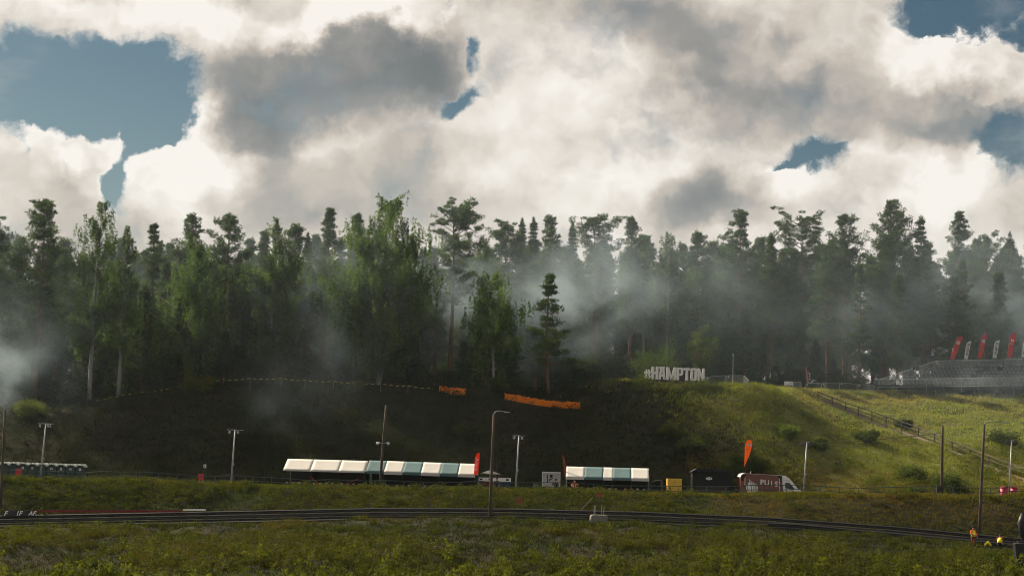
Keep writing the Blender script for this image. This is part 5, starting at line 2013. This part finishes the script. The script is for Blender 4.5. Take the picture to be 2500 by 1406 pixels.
for off, nm in ((-.05, 'stringer'), (WID, 'stringer')):
    pts = [p + nrm * off - o0 + Vector((0, 0, .12)) for p in F]
    v, f_ = [], []
    for p in pts:
        v += [p + Vector((0, -.05, -.25)), p + Vector((0, .05, -.25)), p + Vector((0, .05, .12)), p + Vector((0, -.05, .12))]
    for k in range(len(pts) - 1):
        for i in range(4):
            f_.append((4 * k + i, 4 * k + (i + 1) % 4, 4 * k + 4 + (i + 1) % 4, 4 * k + 4 + i))
    mb = MB()
    mb._add(v, f_)
    mb.build(nm, M_TIMBER, root)
tr0 = None
NT = 110
ang = math.atan2(dirs.y, dirs.x)
for k in range(NT):
    c = flight((k + .5) / NT) + nrm * (WID / 2 + .02) - o0 + Vector((0, 0, .10))
    if tr0 is None:
        tr0 = q = MB().box((0, 0, 0), (.30, WID - .2, .05), Matrix.Rotation(0, 3, 'Z')).build('tread', M_TIMBER, root)
    else:
        q = tr0.copy()
        link(q)
        q.parent = root
    q.location = c
    q.rotation_euler = (0, 0, ang)

# ------------------------------------------------------------------ orange netting and barrier tape on the brow
M_NET = mat('orange_plastic_net', (.92, .27, .012), 0.7, var=0.15, scale=6, trans=(.5, (1, .7, .4)))


def netting(pts, d, label, hpx):
    """pts: (px, py bottom) along the run."""
    G = [ground(px, py, 168) + Vector((0, -.15, .05)) for px, py in pts]
    root = empty('safety_net', G[0], 0, label, 'netting')
    fine = []
    for k in range(len(G) - 1):
        for q in np.linspace(0, 1, 9, endpoint=False):
            fine.append(G[k].lerp(G[k + 1], q))
    fine.append(G[-1])
    rg = random.Random(len(pts))
    h = hpx * d / FPX
    vs, fs = [], []
    for k, p in enumerate(fine):
        q = p - G[0]
        hh = h * (.82 + .25 * rg.random())
        y = .10 * math.sin(k * 1.1)
        vs += [(q.x, q.y + y, q.z - .12), (q.x, q.y + y * .4 + .03, q.z + hh * .5), (q.x, q.y + .06 * rg.random(), q.z + hh)]
    for k in range(len(fine) - 1):
        for j in range(2):
            fs.append((3 * k + j, 3 * k + 3 + j, 3 * k + 4 + j, 3 * k + 1 + j))
    mb = MB()
    mb._add(vs, fs)
    o = mb.build('mesh_sheet', M_NET, root)
    sm = o.modifiers.new('net', 'SOLIDIFY')
    sm.thickness = .012
    for p in G:
        MB().tube(p - G[0] - Vector((0, -.1, .5)), p - G[0] + Vector((0, .1, h * 1.2)), .025, .025, 5).build('stake', M_DARKTIMBER, root)
    return root


netting([(1072, 956), (1098, 962), (1136, 966)], 182.6, 'short piece of bright orange safety netting on the brow left of the small birch', 15)
netting([(1232, 975), (1262, 981), (1300, 987), (1336, 992), (1376, 996), (1416, 998)], 181.4, 'long piece of bright orange safety netting below the lone young conifer', 14)

M_TAPE = bpy.data.materials.new('yellow_black_tape')
M_TAPE.use_nodes = True
_N = NB(M_TAPE.node_tree)
_b = M_TAPE.node_tree.nodes['Principled BSDF']
_tc = _N.n('ShaderNodeTexCoord')
_s = _N.n('ShaderNodeSeparateXYZ')
M_TAPE.node_tree.links.new(_tc.outputs['Object'], _s.inputs[0])
_w = _N.m('GREATER_THAN', _N.m('FRACT', _N.m('MULTIPLY', _s.outputs[0], 1.5)), 0.5)
_N.put(_b.inputs['Base Color'], _N.mix(_w, (.42, .38, .02, 1), (.012, .012, .012, 1)))
_b.inputs['Roughness'].default_value = 0.5
TAPE = [(236, 977), (264, 970), (305, 962), (342, 957), (394, 951), (450, 939), (545, 926), (611, 923), (688, 923), (745, 928), (814, 930), (866, 933), (930, 936), (996, 941), (1056, 947)]
G = []
for (px, py) in TAPE:
    v = ray(px, py)
    d = 183.3
    G.append(v * (d / v.y))
root = empty('barrier_tape', Vector((G[0].x, G[0].y, float(H(G[0].x, G[0].y)))), 0, 'yellow and black striped tape strung on stakes along the dark brow', 'barrier tape')
o0 = root.location.copy()
mb = MB()
for k in range(len(G) - 1):
    for q in range(6):
        a, c = G[k].lerp(G[k + 1], q / 6), G[k].lerp(G[k + 1], (q + 1) / 6)
        sa, sc2 = .12 * 4 * (q / 6) * (1 - q / 6), .12 * 4 * ((q + 1) / 6) * (1 - (q + 1) / 6)
        za, zc = Vector((0, 0, sa)), Vector((0, 0, sc2))
        u_ = Vector((0, 0, .032))
        mb._add([a - o0 - za - u_, c - o0 - zc - u_, c - o0 - zc + u_, a - o0 - za + u_], [(0, 1, 2, 3)])
tp = mb.build('tape', M_TAPE, root)
tp.modifiers.new('thick', 'SOLIDIFY').thickness = .004
for g in G:
    zb = float(H(g.x, g.y))
    MB().tube((g.x - o0.x, g.y - o0.y + .05, min(zb, g.z - .8) - o0.z - .1), (g.x - o0.x, g.y - o0.y + .05, g.z - o0.z + .06), .03, .03, 5).build('stake', M_TIMBER, root)

# ------------------------------------------------------------------ people
M_SKIN = mat('skin', (.36, .20, .14), 0.6, var=0.05)
M_HAIR = mat('dark_hair', (.02, .015, .012), 0.8, var=0.2)
M_DARKCLOTH = mat('dark_cloth', (.018, .019, .022), 0.9, var=0.2)
M_JEANS = mat('grey_trousers', (.05, .05, .055), 0.9, var=0.2)
M_REDCLOTH = mat('red_brown_trousers', (.16, .03, .022), 0.9, var=0.2)
M_ORANGECLOTH = mat('orange_jacket_cloth', (.55, .12, .02), 0.85, var=0.12)
M_HIVIS = mat('yellow_hi_vis_cloth', (.72, .62, .02), 0.7, var=0.08)
M_SHOE = mat('shoe_leather', (.02, .018, .016), 0.6, var=0.1)


def person(loc, rz, label, J, top, legs, vest=None, cap=None, sleeve=None):
    """One continuous figure grown over a skeleton of joints J; clothes by zone, vest and hair as children."""
    root = empty('person', loc, rz, label, 'person')
    names = list(J)
    me = bpy.data.meshes.new('body')
    edges = [('pelvis', 'waist'), ('waist', 'chest'), ('chest', 'neck'), ('neck', 'chin'), ('chin', 'brow'), ('brow', 'crown')]
    for s in 'lr':
        edges += [('chest', 'sh' + s), ('sh' + s, 'el' + s), ('el' + s, 'wr' + s), ('wr' + s, 'pa' + s), ('pa' + s, 'fa' + s), ('pa' + s, 'fb' + s), ('pa' + s, 'th' + s),
                  ('pelvis', 'hi' + s), ('hi' + s, 'kn' + s), ('kn' + s, 'an' + s), ('an' + s, 'to' + s)]
    R = dict(pelvis=.15, waist=.135, chest=.155, neck=.06, chin=.075, brow=.10, crown=.07, sh=.075, el=.05, wr=.034, pa=.036, fa=.016, fb=.016, th=.014, hi=.10, kn=.066, an=.045, to=.042)
    # hands: palm, fingers and thumb follow the forearm
    for s in 'lr':
        e, w = Vector(J['el' + s]), Vector(J['wr' + s])
        d = (w - e).normalized()
        sd_ = d.cross(Vector((0, 1, 0.2))).normalized()
        J['pa' + s] = tuple(w + d * .07)
        J['fa' + s] = tuple(w + d * .17 + sd_ * .022 + Vector((0, -.02, 0)))
        J['fb' + s] = tuple(w + d * .16 - sd_ * .022 + Vector((0, -.025, 0)))
        J['th' + s] = tuple(w + d * .10 + sd_ * .065)
    names = list(J)
    me.from_pydata([J[n] for n in names], [(names.index(a), names.index(b)) for a, b in edges], [])
    o = bpy.data.objects.new('body', me)
    link(o)
    sk = o.modifiers.new('skin', 'SKIN')
    sv = me.skin_vertices[0].data
    for i, n in enumerate(names):
        k = n if n in R else n[:-1]
        r = R[k]
        sv[i].radius = (r * 1.12, r) if k in ('pelvis', 'waist', 'chest') else (r, r)
        sv[i].use_root = n == 'pelvis'
    ss = o.modifiers.new('sub', 'SUBSURF')
    ss.levels = ss.render_levels = 1
    dg = bpy.context.evaluated_depsgraph_get()
    bm_ = bpy.data.meshes.new_from_object(o.evaluated_get(dg))
    bpy.data.objects.remove(o)
    bm_.name = 'body'
    bm_.materials.clear()
    for m_ in (legs, top, M_SKIN, M_SHOE, sleeve or top):
        bm_.materials.append(m_)
    pts = {n: Vector(J[n]) for n in names}
    zone = {}
    for n in names:
        k = n if n in R else n[:-1]
        zone[n] = {'pelvis': 0, 'hi': 0, 'kn': 0, 'an': 0, 'to': 3, 'waist': 1, 'chest': 1, 'sh': 1, 'el': 4, 'wr': 4, 'pa': 2, 'fa': 2, 'fb': 2, 'th': 2, 'neck': 1, 'chin': 2, 'brow': 2, 'crown': 2}[k]
    for p in bm_.polygons:
        c = p.center
        n = min(names, key=lambda q: (pts[q] - c).length - R[q if q in R else q[:-1]] * .6)
        p.material_index = zone[n]
        p.use_smooth = True
    body = link(bpy.data.objects.new('body', bm_))
    body.parent = root
    if vest:
        a, b_, c = pts['pelvis'], pts['waist'], pts['chest']
        up = (c - a)
        mb = MB()
        mb.path([a + up * .05, b_, c, c + up * .18], [.17, .158, .172, .10], 10)
        mb.v = [((x - c.x) * 1.12 + c.x, y, z) for x, y, z in mb.v]
        vs_o = mb.build('vest', vest, root, smooth=True)
        mb = MB()
        m0 = a.lerp(c, .45)
        mb.path([m0 - up * .05, m0 + up * .05], [.171, .171], 10)
        mb.v = [((x - c.x) * 1.14 + c.x, y, z) for x, y, z in mb.v]
        mb.build('reflective_band', M_GREYWHITE, vs_o, smooth=True)
    h = MB()
    cc = pts['brow'].lerp(pts['crown'], .35) + Vector((0, .012, .012))
    h.ball(tuple(cc), .118, 10, 7, 1.0)
    h.v = [(x, y, max(z, cc.z - .035)) for x, y, z in h.v]
    h.build('cap' if cap else 'hair', cap or M_HAIR, root, smooth=True)
    f_ = MB()
    ch, br = pts['chin'], pts['brow']
    fm = ch.lerp(br, .55)
    f_.ball((fm.x, fm.y - .105, fm.z - .01), .020, 6, 4)
    f_.build('nose', M_SKIN, root)
    e_ = MB()
    for s in (-1, 1):
        e_.ball((br.x + s * .035, br.y - .088, br.z - .02), .013, 6, 4)
    e_.build('eyes', M_HAIR, root)
    return root


def standing(h=1.75, **kw):
    k = h / 1.75
    J = dict(pelvis=(0, 0, .95), waist=(0, -.01, 1.10), chest=(0, 0, 1.33), neck=(0, 0, 1.48), chin=(0, -.02, 1.55), brow=(0, -.02, 1.65), crown=(0, -.005, 1.73),
             shl=(-.19, 0, 1.41), ell=(-.25, .02, 1.14), wrl=(-.24, -.08, .92), shr=(.19, 0, 1.41), elr=(.25, .02, 1.14), wrr=(.24, -.08, .92),
             hil=(-.10, 0, .90), knl=(-.11, -.02, .50), anl=(-.12, .02, .09), tol=(-.13, -.15, .04), hir=(.10, 0, .90), knr=(.12, -.02, .50), anr=(.13, .02, .09), tor=(.14, -.15, .04))
    J.update(kw)
    return {n: (v[0] * k, v[1] * k, v[2] * k) for n, v in J.items()}


def feet(px, py_head, d, h=1.75):
    p = stand(px, d)
    return p


p = stand(2376, 130.6)
person(p, .5, 'person in yellow hi-vis vest and red trousers standing behind the barrier by the bent-arm pole', standing(1.72, ell=(-.30, -.05, 1.18), wrl=(-.16, -.24, 1.10), elr=(.30, -.02, 1.16), wrr=(.22, -.20, 1.0)),
       M_ORANGECLOTH, M_REDCLOTH, vest=M_HIVIS)
p = stand(2441, 129.6)
J = standing(1.70, pelvis=(0, .10, .72), waist=(0, .04, .86), chest=(0, -.14, 1.04), neck=(0, -.24, 1.14), chin=(0, -.32, 1.16), brow=(0, -.36, 1.25), crown=(0, -.36, 1.33),
             shl=(-.20, -.16, 1.11), ell=(-.28, -.30, .88), wrl=(-.20, -.46, .72), shr=(.20, -.16, 1.11), elr=(.30, -.28, .88), wrr=(.24, -.46, .74),
             hil=(-.11, .10, .68), knl=(-.17, -.22, .46), anl=(-.15, .0, .09), tol=(-.16, -.18, .04), hir=(.11, .10, .68), knr=(.18, -.20, .46), anr=(.16, .02, .09), tor=(.17, -.16, .04))
person(p, 2.7, 'person crouching in bright yellow hi-vis vest at the barrier near the right edge', J, M_REDCLOTH, M_DARKCLOTH, vest=M_HIVIS)
p = stand(2412, 130.0)
root = empty('kit_bag', p, .2, 'small yellow kit bag lying at the barrier between the two marshals', 'bag')
mb = MB()
mb.path([(-.30, 0, .30), (-.22, 0, .52), (-.02, 0, .72), (.18, 0, .48), (.28, 0, .26)], [.05, .10, .10, .11, .05], 8)
mb.build('bag_body', M_HIVIS, root, smooth=True)
MB().box((0, .05, .22), (.62, .34, .44)).build('dark_case', M_BLACK, root, bevel=.05)

p = stand(1212, 157.0)
person(p, .3, 'person in dark clothes standing at the low counter behind the bent-arm lamp post', standing(1.78, elr=(.30, -.12, 1.16), wrr=(.18, -.30, 1.12)), M_DARKCLOTH, M_JEANS)
p = stand(1356, 157.2)
person(p, -.5, 'person in dark clothes standing before the printed booth wall', standing(1.76, ell=(-.30, -.14, 1.22), wrl=(-.20, -.30, 1.36)), M_DARKCLOTH, M_JEANS)
p = stand(1402, 156.6)
person(p, .2, 'person in an orange jacket in front of the shorter striped stall', standing(1.72, ell=(-.33, -.04, 1.20), wrl=(-.24, -.2, 1.16), elr=(.34, -.04, 1.22), wrr=(.27, -.2, 1.22)), M_ORANGECLOTH, M_DARKCLOTH)

# dark equipment cut by the right edge
p = ground(2492, 1404)
root = empty('black_camera_stand', p, 0, 'black camera housing on a stand cut off by the right edge of the picture', 'camera')
s = p.y / FPX
def up(py):
    return at(2492, py, p.y).z - p.z
MB().tube((.1, 0, -.4), (.1, 0, up(1320)), .05, .05, 8).build('mast', M_BLACK, root)
mb = MB()
mb.prism([(-.44, up(1326)), (.5, up(1324)), (.5, up(1388)), (-.28, up(1388)), (-.36, up(1360))], -.3, .3)
mb.build('housing', M_BLACK, root, bevel=.04)
mb = MB()
mb.path([(.30, 0, up(1320)), (.18, 0, up(1300)), (.10, 0, up(1275)), (.16, 0, up(1252))], [.10, .26, .30, .12], 10)
mb.build('hood', M_BLACK, root, smooth=True)
MB().box((.0, -.2, up(1322)), (.5, .2, .10)).build('bracket', M_DARKSTEEL, root)

# ------------------------------------------------------------------ smoke drifting through the wood
def smoke_material(puffs_):
    m = bpy.data.materials.new('drifting_smoke')
    m.use_nodes = True
    t = m.node_tree
    t.nodes.clear()
    N = NB(t)
    out = N.n('ShaderNodeOutputMaterial')
    pv = N.n('ShaderNodeVolumePrincipled')
    pv.inputs['Color'].default_value = (.64, .80, .92, 1)
    pv.inputs['Anisotropy'].default_value = 0.35
    tcn = N.n('ShaderNodeTexCoord')
    p = tcn.outputs['Object']
    _, wc = N.noise(p, 0.06, 3, 0.6)
    pw = N.v('ADD', p, N.v('SCALE', N.v('SUBTRACT', wc, (.5, .5, .5)), scale=14.0))
    total = None
    for (c, r, rot, amp) in puffs_:
        mp = N.n('ShaderNodeMapping', vector_type='TEXTURE')
        N.put(mp.inputs['Vector'], pw)
        mp.inputs['Location'].default_value = c
        mp.inputs['Rotation'].default_value = (0, rot, 0)
        mp.inputs['Scale'].default_value = r
        g = N.n('ShaderNodeTexGradient', gradient_type='QUADRATIC_SPHERE')
        t.links.new(mp.outputs[0], g.inputs[0])
        total = N.m('MULTIPLY_ADD', g.outputs[1], amp, 0.0 if total is None else total)
    n, _ = N.noise(N.v('MULTIPLY', pw, (1, 1, 1.3)), 0.16, 5, 0.6)
    total = N.m('MULTIPLY', total, 0.64)
    dens = N.m('MULTIPLY', total, N.smooth(n, 0.40, 0.64, 0.05, 1.55))
    N.put(pv.inputs['Density'], N.m('ADD', dens, 0.0006))
    t.links.new(pv.outputs[0], out.inputs['Volume'])
    return m


def smoke_at(px, py, d, rx, ry, rz, rot, amp):
    c = at(px, py, d)
    return ((c.x, c.y, c.z), (rx, ry, rz), rad(rot), amp)


PUFFS = [
    smoke_at(1250, 730, 206, 90, 24, 15, 0, .009),
    smoke_at(1230, 740, 197, 18, 11, 11, 10, .085),
    smoke_at(1430, 720, 199, 13, 11, 10, 0, .095),
    smoke_at(1120, 690, 193, 8, 8, 13, 20, .075),
    smoke_at(770, 690, 197, 12, 9, 13, 35, .060),
    smoke_at(860, 790, 184.5, 7, 4, 14, 32, .040),
    smoke_at(40, 880, 181, 10, 8, 10, -30, .110),
    smoke_at(150, 720, 186, 14, 7, 9, 0, .020),
    smoke_at(480, 690, 198, 14, 8, 8, 0, .018),
    smoke_at(1690, 700, 216, 16, 11, 13, 0, .026),
    smoke_at(2060, 830, 228, 18, 12, 11, 0, .048),
    smoke_at(2340, 740, 230, 20, 13, 12, 0, .075),
    smoke_at(2560, 780, 228, 16, 13, 14, 0, .075),
    smoke_at(2400, 920, 208, 20, 8, 7, 0, .030),
    smoke_at(730, 985, 178, 9, 6, 11, 38, .050),
]
lo = Vector((-84, 166, -4.5))
hi = Vector((84, 250, 40))
mb = MB()
mb.box((lo + hi) / 2, hi - lo)
sm_obj = mb.build('smoke', smoke_material(PUFFS))
tag(sm_obj, kind='stuff')
sm_obj.data.materials[0].cycles.volume_sampling = 'MULTIPLE_IMPORTANCE'

# thin even veil in the air of the whole valley
mb = MB()
mb.box((0, 160, 14), (360, 340, 56))
hz = bpy.data.materials.new('valley_air')
hz.use_nodes = True
hz.node_tree.nodes.clear()
_N = NB(hz.node_tree)
_o = _N.n('ShaderNodeOutputMaterial')
_v = _N.n('ShaderNodeVolumePrincipled')
_v.inputs['Color'].default_value = (.80, .90, .98, 1)
_v.inputs['Density'].default_value = 0.000035
_v.inputs['Anisotropy'].default_value = 0.2
hz.node_tree.links.new(_v.outputs[0], _o.inputs['Volume'])
tag(mb.build('haze', hz), kind='stuff')
